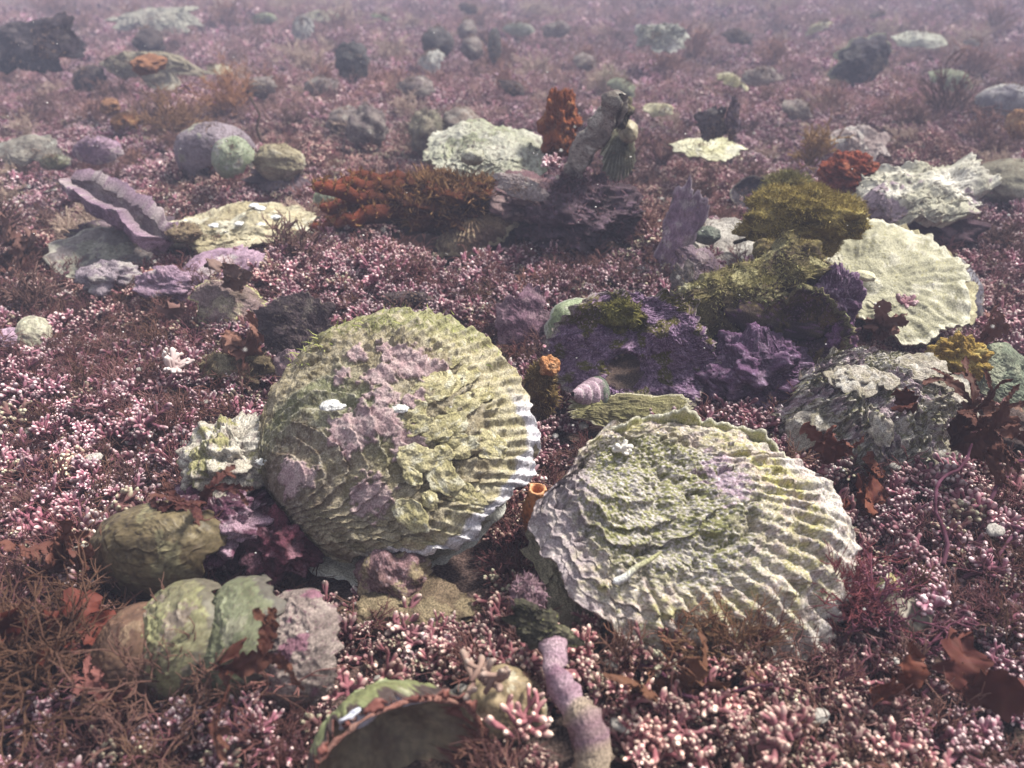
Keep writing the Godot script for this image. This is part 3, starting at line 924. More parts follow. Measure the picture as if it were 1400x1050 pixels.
	# pale disc: the bare inside of a ribbed valve, and a dark one under it
	var dv := shell("disc_shell", "pale yellow round oyster valve with faint ribs and scalloped edge", Vector3(0.2144, 0.0340, -0.4330), 0.0431, 0.0536, 17.0000, .13, -.45, .25, [Color(.45, .425, .31), Color(.36, .34, .24), Color(.53, .50, .40), .4, Color(.32, .29, .13), .62], {"nu": 260, "nt": 120, "nb": 14, "ribs": 30.0, "ra": .0008, "r0": .35, "lam": 6.0, "la": .0006, "bump": .0003, "frill": .0020, "jag": .03, "seed": 15.0, "rim": Color(.66, .63, .50), "bare": 1, "lean": -4.0, "pf": 2.2})
	shell("disc_shell", "lower scalloped pale valve peeping out under the yellow one", Vector3(0.2289, 0.0240, -0.4471), 0.0425, 0.0485, 20.0000, .1, -.45, .25, [Color(.42, .38, .24), Color(.3, .26, .16), Color(.5, .46, .3), .4], {"ribs": 26.0, "ra": .001, "frill": .003, "jag": .04, "nu": 140})
	stone("cream_barnacle", "small smooth cream bump in the middle of the yellow valve", Vector3(0.1849, 0.0470, -0.3959), Vector3(.0045, .0024, .006), [Color(.66, .62, .44), Color(.58, .54, .36)], {"a1": .15, "a2": .04, "nu": 28, "nv": 16, "roll": 20.0, "cat": "barnacle"}, "shell")
	var cr := maerl(9, .0055, .0011, 6, 1, Color(.16, .07, .09), Color(.3, .17, .19), Color(.5, .38, .38), .4)
	solo("maerl_sprig", cr, M.maerl, Vector3(0.1966, 0.0420, -0.3698), Basis.IDENTITY, "small dusky maerl sprig lying on the yellow oyster valve", "coralline alga")
	shell("mussel_shell", "dark grey blue shell behind the right of the yellow valve", Vector3(0.2690, 0.0180, -0.4458), 0.0131, 0.0232, 40.0000, .5, 0.0, -.6, [Color(.15, .14, .16), Color(.09, .08, .10), Color(.24, .22, .2), .4], {"la": .0004, "lean": 14.0}, "smooth")

	# lilac shell standing upright left of the ridge and the grey silty valve behind
	shell("upright_shell", "thin lilac shell standing on edge left of the mossy ridge", Vector3(0.1083, 0.0400, -0.4974), 0.0126, 0.0304, 74.0000, .34, -.1, .9, LILAC, {"lean": -34.0, "roll": -16.0, "lobe": .24, "jag": .04, "la": .0008, "curl": .004, "rim": Color(.5, .4, .45), "inner": Color(.3, .3, .25)}, "shell")
	shell("upright_shell", "narrow lilac grey blade of shell in front of the lilac one", Vector3(0.1098, 0.0340, -0.4424), 0.0183, 0.0113, 60.0000, .14, .6, .3, [Color(.22, .16, .19), Color(.12, .08, .1), Color(.3, .24, .25), .4], {"lean": 26.0, "roll": -38.0, "lobe": .2, "jag": .05}, "shell")
	shell("small_plate", "small grey pointed plate standing before the ridge's left end", Vector3(0.0963, 0.0300, -0.4229), 0.0074, 0.0131, 76.0000, .16, 0.0, .8, [Color(.2, .17, .17), Color(.13, .11, .1), Color(.26, .24, .2), .4], {"lobe": .2, "jag": .05, "lean": 8.0})
	shell("grey_valve", "silty pale grey valve lying behind the mossy ridge", Vector3(0.1400, 0.0260, -0.5100), 0.0290, 0.0283, 20.0000, .12, -.4, -.5, [Color(.44, .41, .37), Color(.34, .31, .28), Color(.52, .49, .44), .4, Color(.2, .17, .16), .55], {"lam": 4.0, "la": .0008, "lobe": .16, "nu": 130, "nt": 60})
	stone("grey_limpet", "rough grey green limpet stuck on the silty grey valve", Vector3(0.1241, 0.0360, -0.4949), Vector3(0.0089, 0.0056, 0.0065), [Color(.2, .22, .18), Color(.12, .13, .11), Color(.3, .31, .26), .35], {"a1": .12, "a2": .12, "a3": .08, "cat": "limpet"}, "crust")
	var tw := Soup.new()
	tube(tw, [Vector3(-.008, -.001, .002), Vector3(-.002, .0004, .001), Vector3(.004, .0015, 0), Vector3(.009, .0035, -.001)], [.0012, .0010, .0011, .0008], [Color(.05, .04, .035), Color(.07, .06, .05), Color(.05, .04, .04), Color(.06, .05, .04)], 7, .3)
	solo("dark_twig", tw.mesh(), M.rock, Vector3(0.1354, 0.0500, -0.4448), Basis.IDENTITY, "short black twig end poking out left of the shaggy clump", "twig")

	# little creatures round the middle
	snail("top_snail", "pink and grey spiral snail below the purple plate's hole", Vector3(0.0338, 0.0200, -0.3171), 0.0100, Vector3(-.75, .3, .45), [Color(.52, .38, .44), Color(.36, .25, .30), Color(.62, .54, .54), Color(.16, .18, .14)], 4.5, .8)
	snail("top_snail", "small pointed purple top shell on the flaky rock", Vector3(0.1594, 0.0260, -0.3343), 0.0082, Vector3(.1, 1.0, .1), [Color(.26, .17, .20), Color(.15, .10, .12), Color(.34, .26, .26), Color(.2, .14, .15)], 5.0, 1.05)

	# sea squirt: upright orange tube with a round open mouth
	siphon("orange_seasquirt", "upright orange sea squirt tube between the two big oysters", Vector3(0.0086, 0.0220, -0.2291), 0.0048, 0.0217, Vector3(.02, 1.0, .12), Color(.40, .14, .05), Color(.62, .27, .12))
	stone("brown_seasquirt", "shaggy brown sea squirt stalk with orange tip behind the orange tube", Vector3(0.0126, 0.0200, -0.3171), Vector3(0.0076, 0.0159, 0.0066), [Color(.15, .10, .04), Color(.08, .055, .03), Color(.22, .15, .06), .35], {"a1": .3, "a2": .2, "a3": .08, "nu": 80, "nv": 60, "fuzz": 1500, "fl": .003, "fa": Color(.2, .14, .06), "fb": Color(.1, .07, .03), "lean": 8.0, "cat": "sea squirt"}, "sponge")
	stone("orange_tip", "rounded orange knob topping the shaggy brown stalk", Vector3(0.0162, 0.0360, -0.3151), Vector3(0.0048, 0.0045, 0.0045), [Color(.55, .26, .12), Color(.42, .2, .09), Color(.62, .36, .2), .35], {"a1": .25, "a2": .15, "a3": .06, "cat": "sea squirt"}, "sponge")
	shell("crust_plate", "ragged mauve pyramid plate beyond the left oyster's top", Vector3(0.0062, 0.0240, -0.3922), 0.0144, 0.0163, 64.0000, .24, .1, .9, [Color(.22, .13, .17), Color(.14, .08, .11), Color(.3, .2, .23), .4, Color(.08, .05, .06), .5], {"lobe": .25, "jag": .06, "cat": "crust"}, "crust")
	shell("crust_plate", "dull pink flake lying right of the mauve pyramid plate", Vector3(0.0203, 0.0120, -0.3866), 0.0164, 0.0082, 40.0000, .2, .1, .5, [Color(.2, .12, .14), Color(.13, .08, .1), Color(.28, .2, .2), .4], {"lobe": .25, "jag": .06, "cat": "crust"}, "crust")

func snail(called: String, label: String, at: Vector3, r: float, axis: Vector3, pal: Array, whorls: float, tall: float) -> void:
	var o := thing(called, label, "snail", at, frame(axis))
	var s := Soup.new()
	var nu := 56
	var nv := 70
	for j in nv + 1:
		var v := float(j) / nv
		for i in nu + 1:
			var th := TAU * float(i % nu) / nu
			var w := fposmod(v * whorls - th / TAU, 1.0)
			var body := r * (.12 + .88 * pow(v, .8)) * (1.0 if v < .86 else sqrt(maxf(0.0, 1.0 - pow((v - .86) / .14, 2.0))) * .9 + .1)
			var rr := body * (.90 + .13 * sin(PI * w))
			var p := Vector3(cos(th) * rr, r * tall * (1.0 - 2.0 * v), sin(th) * rr)
			s.v.append(p + p.normalized() * ns(p, 900.0) * r * .02)
			var c := mixc(pal[0], pal[1], .5 + ns(p, 1.6 / r) + .5 * ns(p, 9.0 / r))
			if w > .88 or w < .06:
				c = mixc(c, pal[2], .7)
			s.c.append(mixc(c, pal[3], stp(.72, .8, v + .1 * ns(p, 2.0 / r))))
	grid_faces(s, nu, nv)
	close_normals(s, nu, nv, true)
	part("whorls", s.mesh(), M.shell, o)
	var mouth := plain_lump({"r": Vector3(r * .45, r * .12, r * .36), "a1": .1, "nu": 28, "nv": 14}, [Color(.06, .04, .04), Color(.04, .03, .03)])
	part("mouth", mouth, M.smooth, o).position = Vector3(r * .38, -r * tall * .86, 0)
	keep(at, r)

func siphon(called: String, label: String, at: Vector3, r: float, h: float, axis: Vector3, a: Color, b: Color) -> void:
	var o := thing(called, label, "sea squirt", at, frame(axis))
	var s := Soup.new()
	var nu := 48
	var nv := 64
	for j in nv + 1:
		var v := 1.0 - float(j) / nv
		for i in nu + 1:
			var th := TAU * float(i % nu) / nu
			var d := Vector3(cos(th), 0, sin(th))
			var y := 0.0
			var rr := 0.0
			if v < .62:
				var t := v / .62
				y = -h * .45 + h * .95 * t
				rr = r * (.72 + .34 * sin(PI * minf(1.0, t * 1.1)) - .1 * t) * (1.0 + .05 * sin(t * 34.0 + 3.0 * ns(d, 2.0)))
			elif v < .72:
				var t := (v - .62) / .10
				y = h * .5 + h * .035 * sin(PI * t)
				rr = r * lerpf(.66, .42, t)
			else:
				var t := (v - .72) / .28
				y = h * .5 - h * .6 * t
				rr = r * .42 * (1.0 - .5 * t)
			var p := Vector3(d.x * rr, y, d.z * rr)
			if v < .7:
				p += d * (ns(p, 260.0) * r * .10 + ns(p, 700.0) * r * .05)
			s.v.append(p)
			var c := mixc(a, b, stp(.3, .64, v + .1 * ns(p, 300.0)))
			c = mixc(c, Color(.20, .10, .05), stp(.15, .4, ns(p, 420.0) + (.25 if v < .3 else -.1)) * .7)
			if v > .60 and v < .72:
				c = mixc(c, Color(.72, .38, .20), .7)
			s.c.append(c)
	grid_faces(s, nu, nv)
	close_normals(s, nu, nv, true)
	var m := s.mesh()
	part("body", m, M.smooth, o)
	part("silt_fuzz", fuzz(m, 260, .0016, .00016, Color(.3, .2, .12), Color(.2, .12, .07), -2.0, func(v: Vector3) -> bool: return v.y < h * .42 and Vector2(v.x, v.z).length() > r * .6), M.weed, o, true)
	keep(at, r * 1.1)

# ---------------------------------------------------------------- left of the oysters
func left_things() -> void:
	# whitish craggy rock against the left oyster's hinge, purple below
	stone("craggy_rock", "whitish craggy crusted rock against the left oyster's hinge", Vector3(-0.1011, 0.0360, -0.2417), Vector3(0.0153, 0.0138, .018), [Color(.56, .52, .45), Color(.38, .34, .28), Color(.3, .28, .12), .36, Color(.2, .14, .15), .5], {"a1": .38, "f1": 1.8, "a2": .2, "f2": 5.0, "a3": .09, "nu": 120, "nv": 70, "cat": "rock"}, "crust")
	stone("purple_rock", "dark purple crusted rock ledge below the whitish craggy one", Vector3(-0.1027, 0.0220, -0.2241), Vector3(0.0180, 0.0128, .018), [Color(.16, .07, .11), Color(.075, .035, .05), Color(.40, .27, .33), .46, Color(.45, .36, .38), .62], {"a1": .45, "f1": 1.8, "a2": .22, "f2": 5.0, "a3": .08, "nu": 120, "nv": 70, "cat": "rock"}, "crust")
	stone("purple_rock", "maroon crusted rock lump beneath the left oyster's dark hinge", Vector3(-0.0800, 0.0160, -0.2203), Vector3(0.0133, 0.0113, .014), [Color(.15, .05, .07), Color(.07, .03, .04), Color(.25, .13, .16), .45], {"a1": .4, "f1": 1.8, "a2": .2, "a3": .07, "nu": 90, "nv": 56, "cat": "rock"}, "crust")
	# big olive brown slipper shell with a broken green window
	var b: Vector3 = Vector3(-0.1194, 0.0180, -0.2133)
	var sl := thing("slipper_shell", "large smooth olive brown slipper shell left of the purple ledge", "shell", b, tilt(30, -24))
	part("dome", plain_valve({"rx": 0.0270, "rz": 0.0165, "H": .019, "pw": .55, "ux": .5, "uz": .2, "nu": 150, "nt": 70, "lam": 6.0, "la": .0009, "lobe": .05, "jag": .004, "warp": .05, "seed": 31.0, "thick": .003, "pf": 1.5}, [Color(.15, .118, .066), Color(.10, .075, .042), Color(.20, .175, .10), .42, Color(.08, .06, .04), .5]), M.smooth, sl)
	keep(b, .024)
	red_frond("red frond tuft draped over the big slipper shell's right end", Vector3(-0.1034, 0.0360, -0.2150), 4, .016, .004, Vector3(-.3, .5, .6), 2, Color(.12, .035, .03), Color(.22, .09, .06))

	# dark plate with a red frond in front
	shell("dark_plate", "black flat shell plate left of the big oyster's top", Vector3(-0.1106, 0.0260, -0.3731), 0.0236, 0.0193, 58.0000, .06, .2, .6, DARK, {"lean": -8.0, "lobe": .22, "jag": .06, "la": .0006}, "crust")
	red_frond("pinkish red frond before the black plate left of the oyster", Vector3(-0.1265, 0.0180, -0.3560), 2, .024, .015, Vector3(.35, .55, .3), 1, Color(.30, .115, .07), Color(.42, .2, .13))
	stone("mauve_pebble", "mauve crusted pebble between the black plate and the oyster", Vector3(-0.1071, 0.0200, -0.3458), Vector3(0.0078, 0.0085, 0.0064), [Color(.3, .2, .22), Color(.18, .13, .14), Color(.38, .3, .28), .4], {"a1": .3, "a2": .15, "a3": .06, "cat": "pebble"}, "crust")
	stone("silty_lump", "olive silty turf lump left of the pinkish red frond", Vector3(-0.1386, 0.0120, -0.3564), Vector3(0.0176, 0.0103, 0.0110), [Color(.19, .15, .09), Color(.11, .085, .055), Color(.28, .24, .16), .4], {"a1": .4, "a2": .2, "a3": .08, "fuzz": 900, "fl": .003, "cat": "rock"}, "crust")

	# little shell with a yellow green lip
	var yl: Vector3 = Vector3(-0.1580, 0.0200, -0.4171)
	var y := thing("lipped_shell", "small crusted shell with a yellow green lip and frond on it", "shell", yl, tilt(34, 8, -20))
	part("valve", plain_valve({"rx": 0.0230, "rz": 0.0148, "H": .010, "ux": -.5, "uz": -.3, "nu": 110, "nt": 50, "lam": 5.0, "la": .0009, "lobe": .18, "jag": .05, "seed": 35.0}, [Color(.25, .18, .17), Color(.15, .11, .09), Color(.33, .28, .2), .4, Color(.4, .3, .3), .6], Color(.48, .46, .22)), M.crust, y)
	var lip := Soup.new()
	var lp := []
	var lr := []
	var lc := []
	for k in 12:
		var th := lerpf(-.9, 1.7, k / 11.0)
		lp.append(Vector3(cos(th) * .013, .0035 + .0008 * sin(k * 2.1), sin(th) * .0088 + .001))
		lr.append(.0013 + .0005 * hash1(k))
		lc.append(mixc(Color(.52, .50, .24), Color(.36, .36, .13), hash1(k * 3.0)))
	tube(lip, lp, lr, lc, 8, .3)
	part("lip", lip.mesh(), M.shell, y)
	red_frond("pale brown fan frond on the small lipped shell", Vector3(-0.1554, 0.0320, -0.4179), 2, .018, .014, Vector3(.1, 1.0, .1), 1, Color(.30, .15, .09), Color(.42, .26, .18))
	shell("rough_shell", "long rough mauve shell lying beyond the small lipped shell", Vector3(-0.1850, 0.0200, -0.4670), 0.0338, 0.0172, 30.0000, .24, -.6, .4, LILAC, {"roll": 28.0, "lobe": .16, "jag": .05, "la": .0014, "lam": 7.0})

	# folded lilac shell like a gutter, with a dark cave under it
	var g: Vector3 = Vector3(-0.2691, 0.0440, -0.5393)
	var g0: Vector3 = Vector3(-0.3072, 0.0560, -0.5546)
	var g1: Vector3 = Vector3(-0.2191, 0.0340, -0.5009)
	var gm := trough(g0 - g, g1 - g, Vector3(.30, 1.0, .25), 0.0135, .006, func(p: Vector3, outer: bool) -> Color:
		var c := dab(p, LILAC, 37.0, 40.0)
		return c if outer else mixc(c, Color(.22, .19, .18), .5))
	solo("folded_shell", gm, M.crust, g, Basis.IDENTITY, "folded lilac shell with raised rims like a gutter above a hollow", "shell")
	keep(g, .03)
	stone("cave_rock", "dark rock with hollows under the folded lilac shell", Vector3(-0.2774, 0.0120, -0.5607), Vector3(0.0358, 0.0133, .018), [Color(.13, .09, .11), Color(.06, .045, .055), Color(.24, .18, .2), .4, Color(.3, .28, .2), .6], {"a1": .5, "a2": .25, "a3": .08, "pit": -.3, "nu": 110, "nv": 60, "cat": "rock"}, "crust")
	shell("glassy_shell", "big dull shell half buried under the folded lilac one", Vector3(-0.2716, 0.0160, -0.5182), 0.0444, 0.0236, 22.0000, .1, .4, -.3, [Color(.20, .17, .16), Color(.13, .11, .11), Color(.26, .25, .2), .4], {"lobe": .1, "la": .0006, "rim": Color(.4, .38, .32)}, "smooth")
	stone("grey_ridge", "small grey mauve crusted lump with an orange bud below the gutter shell", Vector3(-0.2488, 0.0180, -0.4672), Vector3(0.0163, 0.0100, .012), [Color(.34, .28, .31), Color(.2, .16, .19), Color(.42, .38, .36), .4], {"a1": .45, "a2": .2, "a3": .08, "cat": "rock"}, "crust")
	stone("orange_bud", "tiny orange sponge bud beside the grey mauve lump", Vector3(-0.2186, 0.0220, -0.4594), Vector3(0.0040, 0.0044, .004), [Color(.55, .24, .13), Color(.4, .16, .1)], {"a1": .2, "nu": 28, "nv": 18, "cat": "sponge"}, "sponge")
	stone("mauve_rock", "rough mauve rock right of the orange bud", Vector3(-0.2063, 0.0180, -0.4527), Vector3(0.0203, 0.0106, .014), LILAC, {"a1": .45, "a2": .2, "a3": .1, "nu": 90, "nv": 50, "cat": "rock"}, "crust")
	red_frond("broad brown see-through frond at the picture's left under the gutter shell", Vector3(-0.3338, 0.0120, -0.5309), 3, .04, .026, Vector3(.5, .35, .4), 1, Color(.26, .11, .075), Color(.36, .18, .13))
	red_frond("single pinkish brown frond tip in the maerl left of the lipped shell", Vector3(-0.1913, 0.0140, -0.4105), 1, .02, .013, Vector3(.3, .6, .2), 0, Color(.36, .17, .12), Color(.42, .22, .16))
	shell("small_valve", "small pale slipper shell in the maerl near the left edge", Vector3(-0.2604, 0.0140, -0.3970), 0.0088, 0.0098, 40.0000, .4, 0.0, -.4, [Color(.36, .34, .25), Color(.25, .22, .18), Color(.42, .4, .3), .4], {"lean": 20.0}, "smooth")
	shell("small_valve", "small mauve shell at the very left edge beside the pale slipper", Vector3(-0.2735, 0.0120, -0.3938), 0.0099, 0.0070, 30.0000, .3, 0.0, -.4, LILAC, {}, "smooth")

	# flat pale disc with white sparkles
	var fd := shell("flat_valve", "flat pale oyster valve with bright white chips lying at left", Vector3(-0.1876, 0.0280, -0.5412), 0.0497, 0.0439, 8.0000, .09, -.8, .2, [Color(.50, .45, .32), Color(.36, .31, .2), Color(.6, .57, .46), .36, Color(.18, .14, .1), .5], {"nu": 220, "nt": 100, "lam": 7.0, "la": .0022, "wob": .10, "lobe": .09, "jag": .04, "seed": 41.0, "bump": .0008})
	for c in [Vector2(-.28, .44), Vector2(.06, .34), Vector2(.36, .42), Vector2(.22, -.46), Vector2(.18, -.05), Vector2(.5, .0), Vector2(.1, -.62)]:
		var ch := plain_lump({"r": Vector3(.0034, .0012, .0028), "a1": .4, "a2": .2, "nu": 18, "nv": 12, "seed": c.x * 5.0}, [Color(.8, .8, .8), Color(.7, .7, .7)])
		part("white_chip", ch, M.shell, fd).position = Vector3(c.x * 0.0497, .0062, c.y * 0.0304)
	stone("brown_lump", "low brown silty lump at the left end of the flat pale valve", Vector3(-0.2137, 0.0340, -0.5069), Vector3(0.0105, 0.0057, .010), [Color(.26, .2, .13), Color(.16, .12, .08)], {"a1": .3, "a2": .15, "cat": "pebble"}, "rock")

	# domes and knob behind it
	shell("limpet_dome", "large dusty mauve domed shell behind the flat pale valve", Vector3(-0.2692, 0.0300, -0.7421), 0.0373, 0.0265, 36.0000, .85, .1, -.2, [Color(.30, .25, .28), Color(.21, .17, .19), Color(.34, .34, .26), .4, Color(.15, .11, .12), .55], {"pw": .5, "la": .0006}, "rock")
	shell("green_dome", "smaller green domed shell stuck on the dusty mauve dome", Vector3(-0.2333, 0.0420, -0.6792), 0.0177, 0.0186, 50.0000, .8, .2, -.2, [Color(.20, .23, .15), Color(.25, .27, .19), Color(.32, .31, .27), .42], {"pw": .5, "la": .0004}, "smooth")
	stone("cream_sponge", "cream coloured knobby egg with notched top right of the green dome", Vector3(-0.1976, 0.0360, -0.6891), Vector3(0.0205, 0.0155, 0.0162), EGG, {"a1": .14, "a2": .08, "a3": .04, "nu": 80, "nv": 50, "cat": "sponge"}, "rock")
	shell("curled_edge", "dark mauve curled shell edge below the cream egg", Vector3(-0.1969, 0.0180, -0.6864), 0.0301, 0.0120, 40.0000, .2, 0.0, .5, [Color(.2, .15, .17), Color(.12, .09, .1), Color(.3, .24, .26), .4], {"lobe": .25, "jag": .06, "curl": .006, "roll": -14.0})
	var tw := Soup.new()
	tube(tw, [Vector3(0, 0, 0), Vector3(-.003, .014, 0), Vector3(.001, .026, -.003), Vector3(-.006, .042, -.004)], [.0014, .0012, .001, .0007], [Color(.1, .07, .06), Color(.12, .09, .07), Color(.1, .07, .05), Color(.12, .09, .07)], 7, .25)
	solo("dark_twig", tw.mesh(), M.rock, Vector3(-0.2411, 0.0300, -0.7907), Basis.IDENTITY, "thin dark twig rising left of the cream egg", "twig")
	shell("grey_wedge", "grey green wedge shaped shell left of the rusty finger sponge", Vector3(-0.1224, 0.0200, -0.6183), 0.0309, 0.0195, 46.0000, .42, -.2, -.5, GREYGREEN, {"lean": 16.0, "la": .0008}, "rock")

	# a tiny egg and a bright maerl tuft
	stone("tiny_pebble", "tiny cream pebble in the maerl above the left oyster", Vector3(-0.0992, 0.0120, -0.4726), Vector3(.0062, .0052, .005), [Color(.5, .48, .38), Color(.36, .35, .24)], {"a1": .12, "nu": 28, "nv": 18, "cat": "pebble"}, "smooth")
	var wt := maerl(12, .010, .0012, 6, 1, Color(.22, .15, .15), Color(.42, .33, .32), Color(.70, .64, .60), .5)
	solo("bleached_maerl", wt, M.maerl, Vector3(-0.1608, 0.0220, -0.3405), Basis.IDENTITY, "bleached white maerl sprig among the pink ones at left", "coralline alga")
	shell("curved_shell", "dark curved shell edge poking up behind the left oyster's green fringe", Vector3(-0.0607, 0.0200, -0.4298), 0.0148, 0.0046, 60.0000, .2, 0.0, .5, DARK, {"lobe": .1})

# ---------------------------------------------------------------- foreground
func front_things() -> void:
	# a chain of slipper shells stacked one on the other
	var pal_a := [Color(.13, .075, .05), Color(.085, .05, .036), Color(.19, .13, .085), .42, Color(.1, .06, .04), .55]
	var pal_b := [Color(.18, .165, .10), Color(.24, .23, .12), Color(.2, .155, .13), .30, Color(.13, .1, .06), .55]
	var pal_c := [Color(.19, .2, .125), Color(.13, .135, .08), Color(.25, .24, .17), .42, Color(.12, .1, .07), .55]
	var pal_d := [Color(.31, .25, .225), Color(.21, .165, .15), Color(.22, .10, .14), .36, Color(.12, .06, .08), .5]
	var chain := {"pw": .5, "la": .0007, "lam": 5.0, "nu": 150, "nt": 70, "thick": .003, "lobe": .05, "jag": .004, "warp": .05, "pf": 1.6}
	shell("slipper_shell", "shiny brown dome at the left end of the slipper shell chain", Vector3(-0.1090, 0.0160, -0.1700), 0.0162, 0.0144, 34.0000, .8, -.2, .1, pal_a, chain.merged({"lean": -50.0, "la": .0003, "roll": 10.0}, true), "smooth")
	shell("slipper_shell", "yellow green slipper shell, second in the chain beside the brown dome", Vector3(-0.0952, 0.0200, -0.1713), 0.0190, 0.0175, 34.0000, .75, -.3, .2, pal_b, chain.merged({"lean": -50.0, "rim": Color(.10, .085, .07), "frill": .0008}, true), "smooth")  # dark rim colour paints the shaded gap before the next shell
	shell("slipper_shell", "green slipper shell with gap shade painted on its edge, third in the chain", Vector3(-0.0780, 0.0220, -0.1694), 0.0188, 0.0181, 34.0000, .7, -.2, .2, pal_c, chain.merged({"lean": -52.0, "rim": Color(.09, .075, .07), "frill": .0010}, true), "smooth")  # rim darkened again to draw the shade between shells
	shell("slipper_shell", "grey slipper shell with a maroon blotch ending the chain", Vector3(-0.0614, 0.0210, -0.1670), 0.0190, 0.0169, 34.0000, .66, .0, .2, pal_d, chain.merged({"lean": -44.0, "la": .0009, "bump": .0006, "frill": .0012}, true), "shell")
	red_frond("dark red frond lying across the slipper shell chain", Vector3(-0.0786, 0.0300, -0.1530), 3, .020, .005, Vector3(.7, .35, .3), 2, Color(.14, .045, .03), Color(.24, .10, .06))

	# gaping dead valve at the bottom edge, its hollow turned to the viewer
	var g: Vector3 = Vector3(-0.0286, 0.0200, -0.1312)
	var gx: float = 0.0233
	var gz: float = gx * .78
	var o := thing("gaping_shell", "dead green backed shell gaping at the viewer, red brown rim, lowest at front", "shell", g, frame(Vector3(-.50, -.15, -.85), 8))
	var gv := {"rx": gx, "rz": gz, "H": .021, "pw": .55, "ux": -.1, "uz": -.5, "nu": 220, "nt": 90, "nb": 40, "lam": 6.0, "la": .0007, "lobe": .12, "jag": .085, "thick": .0022, "seed": 51.0, "warp": .10, "bump": .0008}
	part("valve", valve(gv, func(p: Vector3, _x, _z, t: float, band: float, _fr, _rib, top: bool) -> Color:
		if top:
			var c := dab(p, [Color(.25, .28, .15), Color(.18, .19, .09), Color(.36, .35, .24), .42, Color(.12, .1, .06), .5], 51.0, 60.0)
			return mixc(c, Color(.07, .05, .045), stp(.93, .96, t + .02 * ns(p, 90.0)))
		return mixc(mixc(Color(.17, .125, .085), Color(.26, .21, .14), .5 + ns(p, 90.0) + .5 * ns(p, 400.0)), Color(.20, .075, .06), stp(.84, .9, t + .02 * ns(p, 120.0)))), M.smooth, o)
	var rim := Soup.new()
	var rp := []
	var rr := []
	var rc := []
	for k in 61:
		var th := TAU * k / 60.0
		var kk := .985 + .015 * ns(Vector3(cos(th), 0, sin(th)), 4.0)
		rp.append(Vector3(cos(th) * gx * kk, -.0012, sin(th) * gz * kk))
		rr.append(.0007 + .0006 * ns(Vector3(cos(th), 2, sin(th)), 6.0))
		rc.append(mixc(Color(.24, .10, .08), Color(.36, .21, .17), .5 + ns(Vector3(cos(th), 5, sin(th)), 7.0)))
	tube(rim, rp, rr, rc, 8, .3)
	part("rim", rim.mesh(), M.crust, o)
	for c in [Vector3(-.38, .62, 1.2), Vector3(.18, .74, 1.0)]:
		var na := plain_lump({"r": Vector3(.0075, .0012, .0032) * c.z, "a1": .45, "a2": .2, "nu": 30, "nv": 14, "seed": c.x * 3.0}, [Color(.62, .64, .72), Color(.5, .5, .58)])
		part("nacre", na, M.smooth, o).transform = Transform3D(frame(Vector3(c.x * .7, .8, c.y * .7), 20.0 - c.x * 60.0), Vector3(c.x * gx, .0055, c.y * gz))
	keep(g, .03)

	# egg shaped sea squirt
	stone("egg_squirt", "smooth tan egg shaped lump right of the gaping shell", Vector3(-0.0024, 0.0160, -0.1508), Vector3(0.0117, 0.0113, 0.0096), [Color(.30, .23, .14), Color(.21, .16, .095), Color(.42, .38, .28), .40, Color(.14, .1, .06), .62], {"a1": .12, "a2": .03, "nu": 110, "nv": 64, "pf": 1.0, "cat": "sea squirt"}, "smooth")
	var sc := maerl(9, .010, .0009, 5, 1, Color(.12, .07, .06), Color(.24, .16, .13), Color(.36, .28, .24), .4)
	solo("silty_sprig", sc, M.maerl, Vector3(-0.0087, 0.0300, -0.1476), Basis.IDENTITY, "silty brown sprig resting on the tan egg shaped lump", "coralline alga")

	# pink crusted bar leaning toward the viewer, with a black pointed stone at its head
	var s := Soup.new()
	var p0: Vector3 = Vector3(0.0098, 0.0300, -0.1623)
	var p1: Vector3 = Vector3(0.0131, 0.0300, -0.1476)
	var p2: Vector3 = Vector3(0.0179, 0.0260, -0.1383)
	var p3: Vector3 = Vector3(0.0206, 0.0180, -0.1306)
	var p4: Vector3 = Vector3(0.0248, 0.0080, -0.1236)
	var pts := []
	var rad := []
	var cols := []
	var crv := Curve3D.new()
	for p in [p0, p1, p2, p3, p4]:
		crv.add_point(p - p1)
	for k in 40:
		var q := crv.sample_baked(crv.get_baked_length() * k / 39.0)
		pts.append(q + Vector3(ns(q, 90.0), ns(q, 90.0, 5.0), 0) * .0014)
		rad.append(0.0029 * (1.0 + .7 * k / 39.0 + .36 * ns(q, 90.0)))
		cols.append(mixc(mixc(Color(.26, .15, .20), Color(.42, .30, .34), .5 + 1.2 * ns(q, 200.0)), Color(.34, .27, .2), stp(.45, .6, k / 39.0 + .25 * ns(q, 160.0))))
	tube(s, pts, rad, cols, 22, .42)
	var bar := thing("crusted_stick", "leaning stick crusted pink, running out at the bottom middle", "stick", p1)
	part("stick", s.mesh(), M.crust, bar)
	keep(p1, .010)
	keep(p2, .012)
	keep(p3, .012)
	shell("pointed_stone", "black pointed stone chip at the head of the pink stick", Vector3(0.0077, 0.0340, -0.1628), 0.0105, 0.0062, 46.0000, .22, -.7, .2, [Color(.085, .078, .055), Color(.055, .05, .038), Color(.17, .155, .10), .5, Color(.24, .24, .09), .75], {"roll": -34.0, "lobe": .30, "jag": .06, "la": .0009, "cat": "stone", "keep": .5}, "rock")
	stone("fuzzy_knob", "small fuzzy mauve knob behind the black pointed stone", Vector3(0.0049, 0.0260, -0.1825), Vector3(0.0049, 0.0058, .006), [Color(.24, .15, .18), Color(.14, .09, .1), Color(.34, .26, .26), .4], {"a1": .3, "a2": .2, "a3": .1, "fuzz": 420, "fl": .0026, "cat": "rock"}, "crust")
